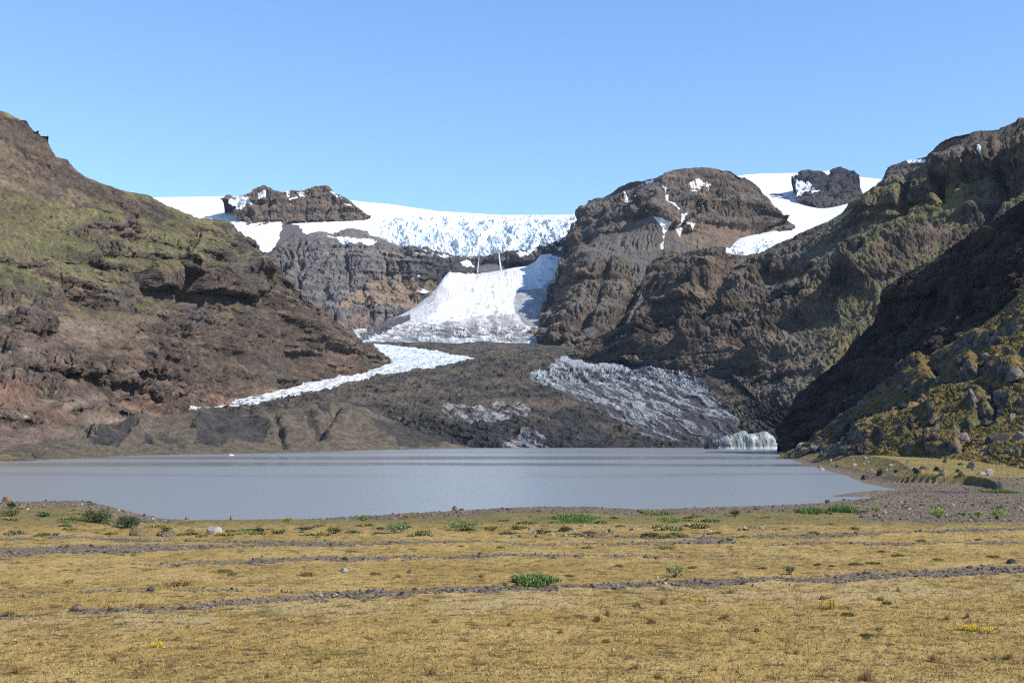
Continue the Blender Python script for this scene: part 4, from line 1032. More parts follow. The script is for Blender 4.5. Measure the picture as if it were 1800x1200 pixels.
# =================================================================== LAKE
def build_lake():
    me = raw_mesh('lake_water', [(-900, 55, 0), (700, 55, 0), (700, 1500, 0), (-900, 1500, 0)], [(0, 1, 2, 3)], True)
    m, nt, b = principled('silty_water')
    N, L = nt.nodes, nt.links
    tc = N.new('ShaderNodeTexCoord')
    sep = N.new('ShaderNodeSeparateXYZ'); L.new(tc.outputs['Object'], sep.inputs['Vector'])
    mp = N.new('ShaderNodeMapping'); mp.inputs['Scale'].default_value = (0.005, 0.009, 1)
    L.new(tc.outputs['Object'], mp.inputs['Vector'])
    wob = N.new('ShaderNodeTexNoise'); wob.inputs['Scale'].default_value = 1.0; wob.inputs['Detail'].default_value = 4
    L.new(mp.outputs['Vector'], wob.inputs['Vector'])
    wm = N.new('ShaderNodeMath'); wm.operation = 'MULTIPLY_ADD'; wm.inputs[1].default_value = 130.0
    L.new(wob.outputs['Fac'], wm.inputs[0]); L.new(sep.outputs['Y'], wm.inputs[2])
    wd = N.new('ShaderNodeMath'); wd.operation = 'DIVIDE'; wd.inputs[1].default_value = 1000.0
    L.new(wm.outputs[0], wd.inputs[0])
    ramp = N.new('ShaderNodeValToRGB'); cr = ramp.color_ramp
    cr.elements[0].position = 0.0; cr.elements[0].color = (1, 1, 1, 1)
    cr.elements[1].position = 1.0; cr.elements[1].color = (0.8, 0.8, 0.8, 1)
    for pos, val in ((0.268, 1), (0.280, 0.45), (0.290, 1), (0.345, 1), (0.362, 0.0), (0.390, 0.0), (0.405, 1), (0.442, 1), (0.465, 0.0), (0.520, 0.05), (0.545, 1), (0.63, 0.9), (0.66, 0.35), (0.70, 0.35), (0.74, 0.9), (0.86, 0.5)):
        e = cr.elements.new(pos); e.color = (val, val, val, 1)
    L.new(wd.outputs[0], ramp.inputs['Fac'])
    # glassy lanes reflect the hills, the rippled water reflects the higher sky
    mr = N.new('ShaderNodeMapRange'); mr.inputs['To Min'].default_value = 0.13; mr.inputs['To Max'].default_value = 0.30
    L.new(ramp.outputs['Color'], mr.inputs['Value']); L.new(mr.outputs['Result'], b.inputs['Roughness'])
    b.inputs['Base Color'].default_value = (0.205, 0.212, 0.205, 1)
    b.inputs['IOR'].default_value = 1.33
    b.inputs['Specular IOR Level'].default_value = 0.5
    m2 = N.new('ShaderNodeMapping'); m2.inputs['Scale'].default_value = (0.28, 0.62, 1)
    L.new(tc.outputs['Object'], m2.inputs['Vector'])
    rip = N.new('ShaderNodeTexNoise'); rip.inputs['Scale'].default_value = 1.0; rip.inputs['Detail'].default_value = 3; rip.inputs['Roughness'].default_value = 0.6
    L.new(m2.outputs['Vector'], rip.inputs['Vector'])
    bp = N.new('ShaderNodeBump'); bp.inputs['Distance'].default_value = 0.22
    mb = N.new('ShaderNodeMath'); mb.operation = 'MULTIPLY'; mb.inputs[1].default_value = 0.45
    L.new(ramp.outputs['Color'], mb.inputs[0]); L.new(mb.outputs[0], bp.inputs['Strength'])
    L.new(rip.outputs['Fac'], bp.inputs['Height']); L.new(bp.outputs['Normal'], b.inputs['Normal'])
    tag(link('lake_water', me, m), 'silty blue grey glacier lake with calm brown lanes', 'lake', kind='structure')
build_lake()
# =================================================================== THINGS
import bmesh

def ico(sub):
    bm = bmesh.new(); bmesh.ops.create_icosphere(bm, subdivisions=sub, radius=1.0)
    v = np.array([x.co[:] for x in bm.verts]); f = np.array([[q.index for q in p.verts] for p in bm.faces]); bm.free()
    return v, f
ICO4, ICO3, ICO1 = ico(4), ico(3), ico(1)

def boulder_mesh(name, sx, sy, sz, seed, sub=ICO4, cuts=9, rough=0.10, mat=None):
    """angular weathered stone: a ball cut by planes, roughened, sunk a little into the ground"""
    r = np.random.default_rng(seed)
    v, f = sub; v = v.copy()
    for _ in range(cuts):
        n = r.normal(size=3); n[2] = abs(n[2]) * 0.8; n /= np.linalg.norm(n)
        d = r.uniform(0.55, 0.85); t = v @ n - d
        v -= np.clip(t, 0, None)[:, None] * n * 0.92
    o = r.uniform(0, 90)
    k = 1 + rough * 1.6 * fbm(v[:, 0] + o, v[:, 1], v[:, 2], 0.8, 4, .6) + rough * fbm(v[:, 0] + o, v[:, 1], v[:, 2], 0.22, 3, .6)
    v = v * k[:, None]
    v[:, 2] = np.where(v[:, 2] < -0.35, -0.35, v[:, 2])
    lo, hi = v[:, 2].min(), v[:, 2].max()
    v[:, 2] = (v[:, 2] - lo) / (hi - lo) * 1.18 - 0.18
    ext = np.abs(v[:, :2]).max(0)
    v = v / np.array([ext[0], ext[1], 1]) * np.array([sx / 2, sy / 2, sz])
    me = raw_mesh(name, v, f, False)
    if mat: me.materials.append(mat)
    return me

M_ST = {
 'grey': noise_mat('grey_stone', (0.10, 0.088, 0.072), (0.25, 0.22, 0.18), 0.25, bump=0.6, dist=0.03),
 'pale': noise_mat('pale_stone', (0.24, 0.215, 0.18), (0.40, 0.36, 0.30), 0.3, bump=0.4, dist=0.03),
 'dark': noise_mat('dark_stone', (0.030, 0.027, 0.026), (0.085, 0.075, 0.068), 0.25, bump=0.6, dist=0.03),
 'red': noise_mat('reddish_stone', (0.12, 0.066, 0.048), (0.26, 0.15, 0.11), 0.25, bump=0.6, dist=0.03),
 'brown': noise_mat('mossy_brown_stone', (0.085, 0.060, 0.035), (0.21, 0.165, 0.095), 0.16, bump=0.8, dist=0.05, c2=(0.13, 0.10, 0.06)),
 'tan': noise_mat('tan_stone', (0.27, 0.185, 0.12), (0.42, 0.30, 0.20), 0.8, bump=0.4, dist=0.06),
}

def at_px(px, py):
    """ground point below a photo position"""
    return ground_at(px, py)

NB = [0]
def boulder(px, py, wpx, hpx, kind, label, group=None, terrain=None, depth=0.8, cuts=9, rough=0.1, name='boulder', sink=0.0):
    p = at_px(px, py) if terrain is None else surf(terrain, px, py)
    u = p[1] / FOC
    NB[0] += 1
    me = boulder_mesh(name, wpx * u, wpx * u * depth, hpx * u, 100 + NB[0], cuts=cuts, rough=rough, mat=M_ST[kind])
    o = link(name, me); o.location = (p[0], p[1] + wpx * u * depth * 0.25, p[2] - sink * u); o.rotation_euler = (0, 0, (NB[0] * 1.7) % 0.7 - 0.35)
    tag(o, label, 'boulder' if name == 'boulder' else 'stone', group)
    return o

boulder(10, 880, 18, 8, 'red', 'reddish stone on the gravel bank at the left edge of the lake shore', cuts=7)
brock = boulder(239, 941, 27, 15, 'brown', 'round brown mossy boulder below the two dark bushes', cuts=4, rough=0.12)
brock2 = boulder(290, 942, 34, 12, 'brown', 'low brown boulder with a green plant growing on top', cuts=5, rough=0.14)
boulder(376, 936, 28, 11, 'pale', 'smooth pale grey boulder on the moss near the shore', cuts=4, rough=0.06)
boulder(328, 912, 9, 4.5, 'red', 'small reddish stone at the water edge beyond the left bushes', cuts=7)
boulder(254, 907, 6, 5, 'dark', 'small black stone at the foot of the gravel bank', cuts=7)
boulder(133, 1071, 26, 9, 'brown', 'dark flat boulder on the edge of the near gravel strip', cuts=6)
boulder(112, 1058, 13, 5, 'red', 'dull red stone just behind the dark flat boulder', cuts=7)
boulder(265, 1037, 15, 6, 'dark', 'black angular stone in the thin gravel line at left', cuts=9)
boulder(40, 1049, 6, 5, 'dark', 'tiny black stone on dry moss near the left edge', cuts=8)
boulder(784, 895, 11, 7, 'red', 'left one of a pair of reddish stones at the water edge', cuts=6)
boulder(799, 895, 10, 6.5, 'red', 'right one of a pair of reddish stones at the water edge', cuts=5)
boulder(694, 899, 9, 4.5, 'dark', 'dark stone on the shore left of the reddish pair', cuts=7)
boulder(720, 1006, 13, 6, 'red', 'red brown stone alone on the yellow moss', cuts=8)
boulder(604, 1004, 14, 6.5, 'pale', 'pale grey stone alone on the yellow moss', cuts=6)
boulder(592, 980, 5, 3.5, 'dark', 'black stone on the second gravel strip', cuts=7)
boulder(843, 974, 8, 4, 'dark', 'dark stone at the end of the second gravel strip', cuts=7)
boulder(985, 934, 9, 6, 'red', 'pink stone beside the small dark bush in midfield', cuts=7)
boulder(1047, 943, 14, 7, 'red', 'larger pinkish stone in the row of stones beyond the strip', cuts=9)
boulder(1036, 940, 8, 6, 'dark', 'dark stone next to the larger pinkish stone', cuts=9)
boulder(1780, 991, 20, 9, 'dark', 'rounded dark boulder at the right edge of the meadow', cuts=4)
boulder(1771, 807, 26, 19, 'grey', 'large pointed dark boulder on the grassy bench below the hillside', cuts=11, depth=0.9)
boulder(1749, 809, 15, 7, 'pale', 'low light grey boulder left of the large pointed boulder', cuts=6)
boulder(1708, 823, 18, 12, 'dark', 'dark wedge shaped boulder in front of the pointed boulder', cuts=10)
boulder(1548, 834, 18, 11, 'dark', 'dark round boulder at the tip of the stony spit', cuts=5)
boulder(1521, 841, 14, 7, 'dark', 'wet dark boulder standing in the water off the spit', cuts=6)
boulder(1413, 789, 26, 12, 'tan', 'big smooth tan boulder at the end of the shore point', cuts=2, rough=0.05, terrain=C_HILL)
boulder(1455, 882, 9, 4, 'dark', 'flat dark stone at the near water edge', cuts=6)
boulder(1484, 879, 6, 3, 'dark', 'tiny dark stone at the near water edge', cuts=6)
boulder(1485, 777, 15, 11, 'grey', 'brown round boulder low on the slope behind the point', cuts=6, terrain=C_HILL)
boulder(1519, 792, 27, 20, 'dark', 'rough dark boulder heap at the slope foot', cuts=12, rough=0.2, terrain=C_HILL)
boulder(1470, 812, 15, 8, 'dark', 'dark boulder on the shingle below the slope', cuts=7, terrain=C_HILL)
boulder(1583, 738, 24, 15, 'grey', 'grey pointed boulder halfway up the hillside', cuts=9, terrain=C_HILL)
boulder(1385, 806, 16, 6, 'dark', 'low dark rock at the water line of the point', cuts=8, terrain=C_HILL)

# small stones scattered on the meadow and the far shore, too alike to tell apart
stone_meshes = {k: [boulder_mesh('stone', 1, 0.8, 0.55, 400 + i * 7 + j, sub=ICO3, cuts=9, mat=M_ST[k]) for i in range(3)] for j, k in enumerate(('grey', 'dark', 'pale', 'red'))}
r = np.random.default_rng(5)
def stones(n, fx, fy, kinds, size, label, group):
    for i in range(n):
        px, py = fx(), fy()
        if callable(py): py = py(px)
        p = at_px(px, py); k = kinds[r.integers(len(kinds))]
        o = bpy.data.objects.new('stone', stone_meshes[k][r.integers(3)])
        s = r.uniform(*size); o.scale = (s, s * r.uniform(.7, 1.1), s * r.uniform(.6, 1.1)); o.location = p; o.rotation_euler = (0, 0, r.uniform(0, 6.28))
        COL.objects.link(o); tag(o, label, 'stone', group)
mainy = lambda px: np.interp(px, [m[0] for m in MAIN], [m[1] for m in MAIN]) + r.normal() * 5
stones(70, lambda: r.uniform(560, 1800), lambda: mainy, ('grey', 'dark', 'dark', 'pale', 'grey'), (0.07, 0.17), 'fist sized stone lying in the near gravel strip', 'stones in the near gravel strip')
stones(40, lambda: r.uniform(0, 1800), lambda: r.uniform(1040, 1195), ('grey', 'dark', 'pale', 'grey'), (0.05, 0.11), 'small stone lying on the dry yellow moss in front of the near gravel strip', 'stones on the front moss')
stones(60, lambda: r.uniform(1500, 1800), lambda: r.uniform(872, 915), ('grey', 'red', 'pale', 'dark'), (0.12, 0.34), 'stone on the broad shingle flat at right', 'stones on the shingle flat')
stones(45, lambda: r.uniform(900, 1350), lambda: r.uniform(925, 946), ('grey', 'red', 'pale', 'dark'), (0.12, 0.30), 'stone on the midfield gravel near the right stake', 'stones on the midfield gravel')
stones(30, lambda: r.uniform(0, 320), lambda: r.uniform(884, 915), ('grey', 'red', 'pale', 'dark'), (0.12, 0.35), 'stone on the bank behind the left bushes', 'stones on the left bank')
stones(40, lambda: r.uniform(1440, 1780), lambda: r.uniform(806, 842), ('grey', 'dark', 'pale', 'dark'), (0.5, 1.3), 'rock on the bench and shore below the hillside', 'rocks below the hillside')

# rocks that stick out of the hillside turf
sky_h = [(1385,800),(1430,774),(1470,748),(1530,704),(1600,655),(1680,602),(1760,545),(1800,508)]
for i in range(95):
    px = r.uniform(1400, 1800); top = np.interp(px, [q[0] for q in sky_h], [q[1] for q in sky_h]) + 10
    py = top + r.uniform(0, 1) * (796 - top)
    p = surf(C_HILL, px, py); k = ('dark', 'dark', 'grey')[r.integers(3)]
    mk = k if k in stone_meshes else 'grey'
    o = bpy.data.objects.new('rock', stone_meshes[mk][r.integers(3)])
    s = r.gamma(1.6, 0.9) + 0.6
    o.scale = (s, s * r.uniform(.7, 1.3), s * r.uniform(.7, 1.3)); o.location = p - np.array([0, 0, .12 * s]); o.rotation_euler = (r.uniform(-.3, .3), r.uniform(-.3, .3), r.uniform(0, 6.28))
    COL.objects.link(o); tag(o, 'rough rock sticking out of the mossy hillside above the right shore', 'rock', 'rocks on the mossy hillside')

# gravel: thousands of pebbles nobody could count
def build_gravel():
    H, W = MOSSY.shape
    wgt = MOSSY * (GPY > 838) * (GPX > -60) * (GPX < 1860) * (GPY < 1215)
    wgt = wgt * (GP[..., 2] > 0.12)
    cs = np.cumsum(wgt.ravel().astype(np.float64)); n = 20000
    idx = np.searchsorted(cs, r.uniform(0, cs[-1], n)); idx = np.clip(idx, 0, H * W - 1)
    c = GP.reshape(-1, 3)[idx] + np.stack([r.normal(0, .03, n), r.normal(0, .08, n), np.full(n, -0.005)], -1)
    v, f = ICO1
    sz = r.gamma(2.0, 0.012, n).clip(0.010, 0.10) * (1 + c[:, 1] / 80)
    sc = sz[:, None] * r.uniform(0.6, 1.25, (n, 3)) * np.array([1, 1, 0.75])
    V = v[None] * sc[:, None] * r.uniform(0.8, 1.15, (n, len(v), 1)); a = r.uniform(0, 6.28, n); ca, sa = np.cos(a)[:, None], np.sin(a)[:, None]
    V = np.stack([V[..., 0] * ca - V[..., 1] * sa, V[..., 0] * sa + V[..., 1] * ca, V[..., 2]], -1) + c[:, None]
    Fc = f[None] + (np.arange(n) * len(v))[:, None, None]
    g = r.uniform(0.04, 0.27, (n, 1)) ** 1.15 * np.array([[1.0, 0.85, 0.68]]) * (1 + 0.05 * r.normal(size=(n, 3)))
    me = raw_mesh('gravel', V.reshape(-1, 3), Fc.reshape(-1, 3), False, np.repeat(g.clip(.02, .6), len(v), 0))
    tag(link('gravel', me, albedo_mat('pebbles', 0.05, 0.15, 0)), 'grey and brown pebbles filling the gravel strips and the shore', 'gravel', kind='stuff')
build_gravel()

# ------------------------------------------------------------------ blades and leaves
def blades(base, h, w, lean, col, rr, flat=0.0):
    """thin bent blades: base (n,3), heights, widths -> verts, faces, colours"""
    n = len(base); a = rr.uniform(0, 6.283, n); d = np.stack([np.cos(a), np.sin(a), 0 * a], -1)
    s = np.stack([-np.sin(a), np.cos(a), 0 * a], -1)
    up = np.array([0, 0, 1.0]); ln = lean * rr.uniform(0.3, 1.2, n)
    mid = base + up * (h * 0.55)[:, None] + d * (h * ln * 0.35)[:, None]
    tip = base + up * (h * (1 - 0.3 * ln))[:, None] + d * (h * ln)[:, None]
    sw = s * (w * 0.5)[:, None]
    V = np.stack([base - sw, base + sw, mid + sw * 0.8, tip, mid - sw * 0.8], 1)
    F = np.array([[0, 1, 2, 4], [4, 2, 3, 3]])
    V = np.stack([base - sw, base + sw, mid + sw * 0.75, mid - sw * 0.75, tip + sw * 0.12, tip - sw * 0.12], 1)
    F = np.array([[0, 1, 2, 3], [3, 2, 4, 5]])[None] + (np.arange(n) * 6)[:, None, None]
    C = np.repeat(col, 6, 0).reshape(n, 6, 3).copy(); C[:, :2] *= 0.75
    return V.reshape(-1, 3), F.reshape(-1, 4), C.reshape(-1, 3)

def leaves(cen, size, col, rr, up=0.4):
    n = len(cen)
    d = rr.normal(size=(n, 3)); d[:, 2] += up; d /= np.linalg.norm(d, axis=1, keepdims=True)
    q = rr.normal(size=(n, 3)); s = np.cross(d, q); s /= np.linalg.norm(s, axis=1, keepdims=True) + 1e-9
    L = (size * rr.uniform(.7, 1.3, n))[:, None]
    V = np.stack([cen, cen + d * L * .5 + s * L * .24, cen + d * L, cen + d * L * .5 - s * L * .24], 1)
    F = (np.arange(n)[:, None] * 4 + np.arange(4))
    return V.reshape(-1, 3), F, np.repeat(col, 4, 0)

M_LEAF = albedo_mat('leaf', 0.15, 0.15, 0, rough=0.7, spec=0.25)
M_BLADE = albedo_mat('dry_blade', 0.2, 0.12, 0, rough=0.8, spec=0.15)
M_TWIG = noise_mat('twig_bark', (0.05, 0.04, 0.03), (0.11, 0.085, 0.06), 0.1, bump=0)

def tint(base, n, rr, v=0.25):
    return np.clip(np.asarray(base)[None] * (1 + v * rr.normal(size=(n, 1))) * (1 + 0.08 * rr.normal(size=(n, 3))), 0.01, 0.8)

def rods(P0, P1, r0, r1):
    """square tapered twigs"""
    V, F = [], []
    for i, (a, b) in enumerate(zip(P0, P1)):
        a, b = np.array(a), np.array(b); d = b - a; d /= np.linalg.norm(d) + 1e-9
        u = np.cross(d, [0.3, 0.9, 0.1]); u /= np.linalg.norm(u); w = np.cross(d, u)
        for p, rad in ((a, r0), (b, r1)):
            for k in range(4):
                V.append(p + rad * (u * math.cos(k * 1.5708) + w * math.sin(k * 1.5708)))
        o = i * 8
        F += [[o + k, o + (k + 1) % 4, o + 4 + (k + 1) % 4, o + 4 + k] for k in range(4)] + [[o + 7, o + 6, o + 5, o + 4]]
    return np.array(V), np.array(F)

NS = [0]
def shrub(name, px, py, wpx, hpx, base, label, cat, n=900, leaf=0.07, group=None, sparse=False, depth=0.8, dark=0.6):
    """a low willow: twigs from the root and clumps of small leaves with gaps between"""
    NS[0] += 1; rr = np.random.default_rng(900 + NS[0])
    p = at_px(px, py); u = p[1] / FOC; W, H = wpx * u, hpx * u
    root = empty(name, p); tag(root, label, cat, group)
    nc = max(7, int(n / 38))
    a = rr.uniform(0, 6.283, nc); rad = np.sqrt(rr.uniform(0, 1, nc)); el = rr.uniform(0.25, 1.0, nc)
    cx = np.cos(a) * rad * W * 0.44; cy = np.sin(a) * rad * W * 0.44 * depth
    cz = H * (0.22 + 0.70 * el * np.sqrt(np.clip(1 - 0.75 * rad ** 2, 0.1, 1)))
    cc = np.stack([cx, cy, cz], -1)
    k = rr.integers(0, nc, n)
    spread = np.array([W * (0.055 if sparse else 0.085), W * 0.08, H * (0.10 if sparse else 0.13)])
    cen = cc[k] + rr.normal(size=(n, 3)) * spread; cen[:, 2] = np.abs(cen[:, 2])
    shade = rr.uniform(0.75, 1.3, nc)[k]
    base = tuple(q * 1.45 for q in base)
    V, F, C = leaves(cen, np.full(n, leaf), tint(base, n, rr) * shade[:, None], rr)
    link('foliage', raw_mesh('foliage', V, F, False, C), M_LEAF, root)
    P0 = np.stack([rr.normal(0, W * .03, nc), rr.normal(0, W * .03, nc), np.full(nc, -0.03)], -1)
    Vs, Fs = rods(P0, cc, 0.012, 0.004)
    link('stem', raw_mesh('stem', Vs, Fs), M_TWIG, root)
    return root

WILLOW = (0.052, 0.066, 0.026); GREEN = (0.085, 0.135, 0.028); BRIGHT = (0.16, 0.205, 0.03); GREYG = (0.13, 0.15, 0.085); OLIVE = (0.115, 0.110, 0.034)
shrub('willow_bush', 171, 919, 48, 24, WILLOW, 'rounded dark green bush, the left and taller of two on the bank', 'bush', 1700, 0.10)
shrub('willow_bush', 224, 928, 44, 21, (0.042, 0.058, 0.026), 'rounded dark green bush just above the round brown boulder', 'bush', 1600, 0.10)
shrub('willow_bush', 20, 892, 15, 10, WILLOW, 'small dark bush on the bank beside the left picture edge', 'bush', 500, 0.09)
shrub('willow_bush', 19, 906, 30, 11, (0.075, 0.09, 0.03), 'low spreading green bush under the small dark bush at left', 'bush', 700, 0.09)
shrub('willow_bush', 79, 908, 17, 10, (0.08, 0.105, 0.045), 'thin grey green bush left of the two rounded bushes', 'bush', 500, 0.09)
shrub('willow_bush', 128, 915, 16, 8, OLIVE, 'tiny olive cushion bush between the thin bush and the rounded one', 'bush', 350, 0.07)
shrub('willow_bush', 456, 938, 22, 10, (0.045, 0.065, 0.022), 'dark green low bush right of the pale boulder', 'bush', 600, 0.08)
shrub('willow_bush', 490, 938, 22, 8, OLIVE, 'olive low bush next to the dark green one', 'bush', 500, 0.08)
shrub('willow_bush', 588, 936, 30, 10, OLIVE, 'olive mound shaped bush on the bank in midfield', 'bush', 700, 0.08)
shrub('willow_bush', 640, 915, 34, 10, (0.10, 0.125, 0.035), 'green bush on the bank top above the olive mound', 'bush', 700, 0.08)
shrub('willow_bush', 696, 937, 46, 18, (0.11, 0.15, 0.06), 'broad pale green bush with open twigs on the bank', 'bush', 900, 0.08, sparse=True)
shrub('willow_bush', 815, 931, 62, 17, (0.085, 0.125, 0.035), 'wide green bush climbing the bank, right of the pale one', 'bush', 1100, 0.08)
shrub('willow_bush', 866, 932, 28, 8, OLIVE, 'low olive bush close to the midfield gravel', 'bush', 500, 0.07)
shrub('willow_bush', 905, 930, 26, 7, OLIVE, 'low olive bush left of the pink stone', 'bush', 450, 0.07)
shrub('willow_bush', 996, 934, 20, 9, WILLOW, 'small dark bush behind the pink stone', 'bush', 500, 0.07)
shrub('willow_bush', 1186, 1014, 34, 24, (0.085, 0.105, 0.045), 'tall open twigged bush on the near gravel strip', 'bush', 420, 0.055, sparse=True)
shrub('willow_bush', 1390, 1010, 28, 15, (0.075, 0.092, 0.045), 'short open twigged bush on the right part of the near strip', 'bush', 380, 0.05, sparse=True)
shrub('willow_bush', 1292, 907, 20, 11, WILLOW, 'single dark bush on the shore bank right of centre', 'bush', 600, 0.08)
shrub('willow_bush', 1541, 898, 16, 8, BRIGHT, 'small yellow green bush right of the grassy clumps', 'bush', 350, 0.08)
shrub('willow_bush', 1650, 909, 30, 16, BRIGHT, 'yellow green leafy bush on the shingle flat', 'bush', 600, 0.09)
shrub('willow_bush', 1720, 909, 15, 11, BRIGHT, 'left of two yellow green bushes near the right edge', 'bush', 400, 0.08)
shrub('willow_bush', 1752, 910, 24, 15, BRIGHT, 'right and larger of two yellow green bushes near the right edge', 'bush', 600, 0.09)
shrub('willow_bush', 1693, 907, 12, 7, (0.13, 0.19, 0.04), 'small green bush on the shingle between the yellow green ones', 'bush', 300, 0.07)
shrub('willow_bush', 505, 917, 13, 8, BRIGHT, 'small yellow green bush at the water edge left of centre', 'bush', 300, 0.08)

# low leafy carpets
def carpet(px, py, wpx, hpx, base, label, name='green_mat', n=1300, h=0.16, w=0.035, group=None, cat='plant'):
    NS[0] += 1; rr = np.random.default_rng(900 + NS[0])
    p = at_px(px, py); q = at_px(px, py - hpx); u = p[1] / FOC
    dy = max(0.3, q[1] - p[1])
    a = rr.uniform(0, 6.283, n); rad = np.sqrt(rr.uniform(0, 1, n)) * (1 + 0.18 * np.sin(3 * a + NS[0]) + 0.1 * np.sin(5 * a))
    x = np.cos(a) * rad * wpx * u * 0.5; y = dy * 0.5 + np.sin(a) * rad * dy * 0.5
    Yw = p[1] + y; z = ground_z(CX + FOC * (p[0] + x) / Yw, Yw) - p[2] - 0.01
    base = tuple(q * 1.35 for q in base)
    V, F, C = blades(np.stack([x, y, z], -1), h * rr.uniform(.5, 1.2, n) * (1.1 - 0.5 * rad ** 2), np.full(n, w), 0.7, tint(base, n, rr, .3), rr)
    me = raw_mesh(name, V, F, False, C)
    o = link(name, me, M_LEAF); o.location = p
    tag(o, label, cat, group); return o

carpet(1015, 920, 88, 15, (0.075, 0.125, 0.026), 'large bright green mat of low plants on the bank', h=0.22, n=2600)
carpet(940, 1028, 80, 12, (0.11, 0.165, 0.04), 'bright green leafy clump on the near gravel strip', h=0.28, n=1500, w=0.045)
carpet(1190, 919, 48, 9, (0.10, 0.15, 0.03), 'green mat right of the large bright one', h=0.14, n=900)
carpet(1450, 905, 48, 9, (0.075, 0.115, 0.03), 'left of two green grassy clumps on the right bank', h=0.4, n=1200)
carpet(1497, 902, 46, 7, (0.065, 0.115, 0.028), 'right of two green grassy clumps on the right bank', h=0.5, n=1200)
carpet(112, 919, 44, 9, (0.10, 0.13, 0.05), 'green patch on the bank under the thin bush', h=0.1, n=900)
carpet(188, 925, 30, 6, (0.12, 0.15, 0.065), 'pale green patch between the two rounded bushes', h=0.1, n=600)
carpet(425, 936, 44, 6, (0.10, 0.145, 0.035), 'green patch right of the pale boulder', h=0.12, n=700)
carpet(1160, 904, 60, 5, (0.13, 0.15, 0.045), 'yellow green streak on the bank right of the large mat', h=0.14, n=2200, w=0.07)
carpet(1700, 867, 42, 4, (0.16, 0.07, 0.15), 'purple flowering patch at the back of the shingle flat', name='flower_patch', h=0.22, n=500, cat='flowers')
carpet(1785, 866, 40, 7, (0.10, 0.15, 0.03), 'green patch beside the purple flowers at the right edge', h=0.3, n=2200, w=0.07)

mat_spots = [(1170,963,40),(1032,963,24),(1505,992,26),(1535,991,28),(617,970,24),(725,967,20),(265,1003,26),(392,1004,36),(410,1009,18),(1580,977,24),(1648,984,20),(1745,979,24),(1438,993,14),(1340,1000,14),(1462,996,10),(1088,995,18),(1218,998,18),(1000,1013,20),(660,1009,22),(214,977,12),(235,976,10),(425,970,14),(880,962,16),(810,961,16),(1430,936,18),(1486,938,12),(1380,930,16),(1490,1081,24),(1560,1061,18),(1522,1119,22),(1066,1129,14),(16,1079,22),(1620,951,18),(1720,949,16),(1550,970,14),(905,1014,12)]
tmpl = []
for i in range(4):
    rr = np.random.default_rng(70 + i); n = 420
    a = rr.uniform(0, 6.283, n); rad = np.sqrt(rr.uniform(0, 1, n)) * (1 + .2 * np.sin(3 * a + i))
    V, F, C = blades(np.stack([np.cos(a) * rad * .5, np.sin(a) * rad * .42, 0 * a - .01], -1), 0.075 * rr.uniform(.5, 1.2, n) * (1.2 - .7 * rad ** 2), np.full(n, .035), 0.8, tint((0.19, 0.172, 0.048), n, rr, .25), rr)
    me = raw_mesh('moss_cushion', V, F, False, C); me.materials.append(M_LEAF); tmpl.append(me)
for i, (px, py, wpx) in enumerate(mat_spots):
    p = at_px(px, py); o = bpy.data.objects.new('moss_cushion', tmpl[i % 4]); s = wpx * p[1] / FOC
    o.location = p + np.array([0, 0, 0.02]); o.scale = (s, s * 1.5, max(1.0, s)); o.rotation_euler = (0, 0, (i % 5) * 0.12 - .25)
    COL.objects.link(o); tag(o, 'low olive green moss cushion on the dry yellow moss', 'moss', 'olive moss cushions on the meadow')

herb_t = []
for i in range(4):
    rr = np.random.default_rng(170 + i); n = 260
    a = rr.uniform(0, 6.283, n); rad = np.sqrt(rr.uniform(0, 1, n)) * (1 + .25 * np.sin(3 * a + i))
    cc = tint(((0.17, 0.18, 0.055), (0.22, 0.19, 0.07), (0.15, 0.165, 0.07), (0.25, 0.20, 0.06))[i], n, rr, .3)
    V, F, C = blades(np.stack([np.cos(a) * rad * .5, np.sin(a) * rad * .5, 0 * a - .02], -1), 0.26 * rr.uniform(.4, 1.2, n) * (1.25 - .7 * rad ** 2), np.full(n, .06), .8, cc, rr)
    me = raw_mesh('herb_clump', V, F, False, C); me.materials.append(M_LEAF); herb_t.append(me)
rr = np.random.default_rng(77)
for i in range(115):
    px = rr.uniform(0, 1560); top = np.interp(px, [c_[0] for c_ in CREST], [c_[1] for c_ in CREST])
    py = top + 6 + rr.uniform(0, 1) ** 0.8 * max(6, 938 - top)
    p = at_px(px, py); s = rr.gamma(3, 0.13) + 0.2
    o = bpy.data.objects.new('herb_clump', herb_t[rr.integers(4)]); o.location = p; o.scale = (s * 1.3, s, s * rr.uniform(.5, 1)); o.rotation_euler = (0, 0, rr.uniform(0, 6.28))
    COL.objects.link(o); tag(o, 'small olive herb clump growing on the bank along the near shore', 'plant', 'herb clumps on the lake bank')

# reddish dry tufts
tuft_spots = [(1448,1055,20,14),(1548,1056,15,12),(1578,1040,7,11),(1165,1062,14,16),(1050,1090,18,16),(1145,1096,20,15),(1068,1080,8,14),(1275,1085,14,12),(1285,1043,16,12),(1120,1066,18,14),(986,1115,12,14),(430,1118,10,12),(1045,1124,12,10),(1255,1183,16,16),(1665,1090,12,14),(1523,1196,26,22),(1546,1108,16,10),(1700,1085,10,12),(1774,1158,14,14),(1158,1195,18,16),(47,1001,10,6),(139,1004,9,8),(640,1058,10,8),(660,1092,8,10),(765,1095,14,12),(700,1015,10,9),(540,1012,30,12),(320,1028,44,16),(120,1025,22,10),(250,1065,14,10),(845,1015,12,10),(330,1105,10,12),(895,1100,10,12),(1400,1150,12,14),(1640,1160,14,14),(70,1135,12,12),(200,1160,12,14),(560,1165,14,14),(760,1185,16,16),(1330,1110,12,12),(30,1180,14,14),(470,1190,12,14)]
tuft_t = []
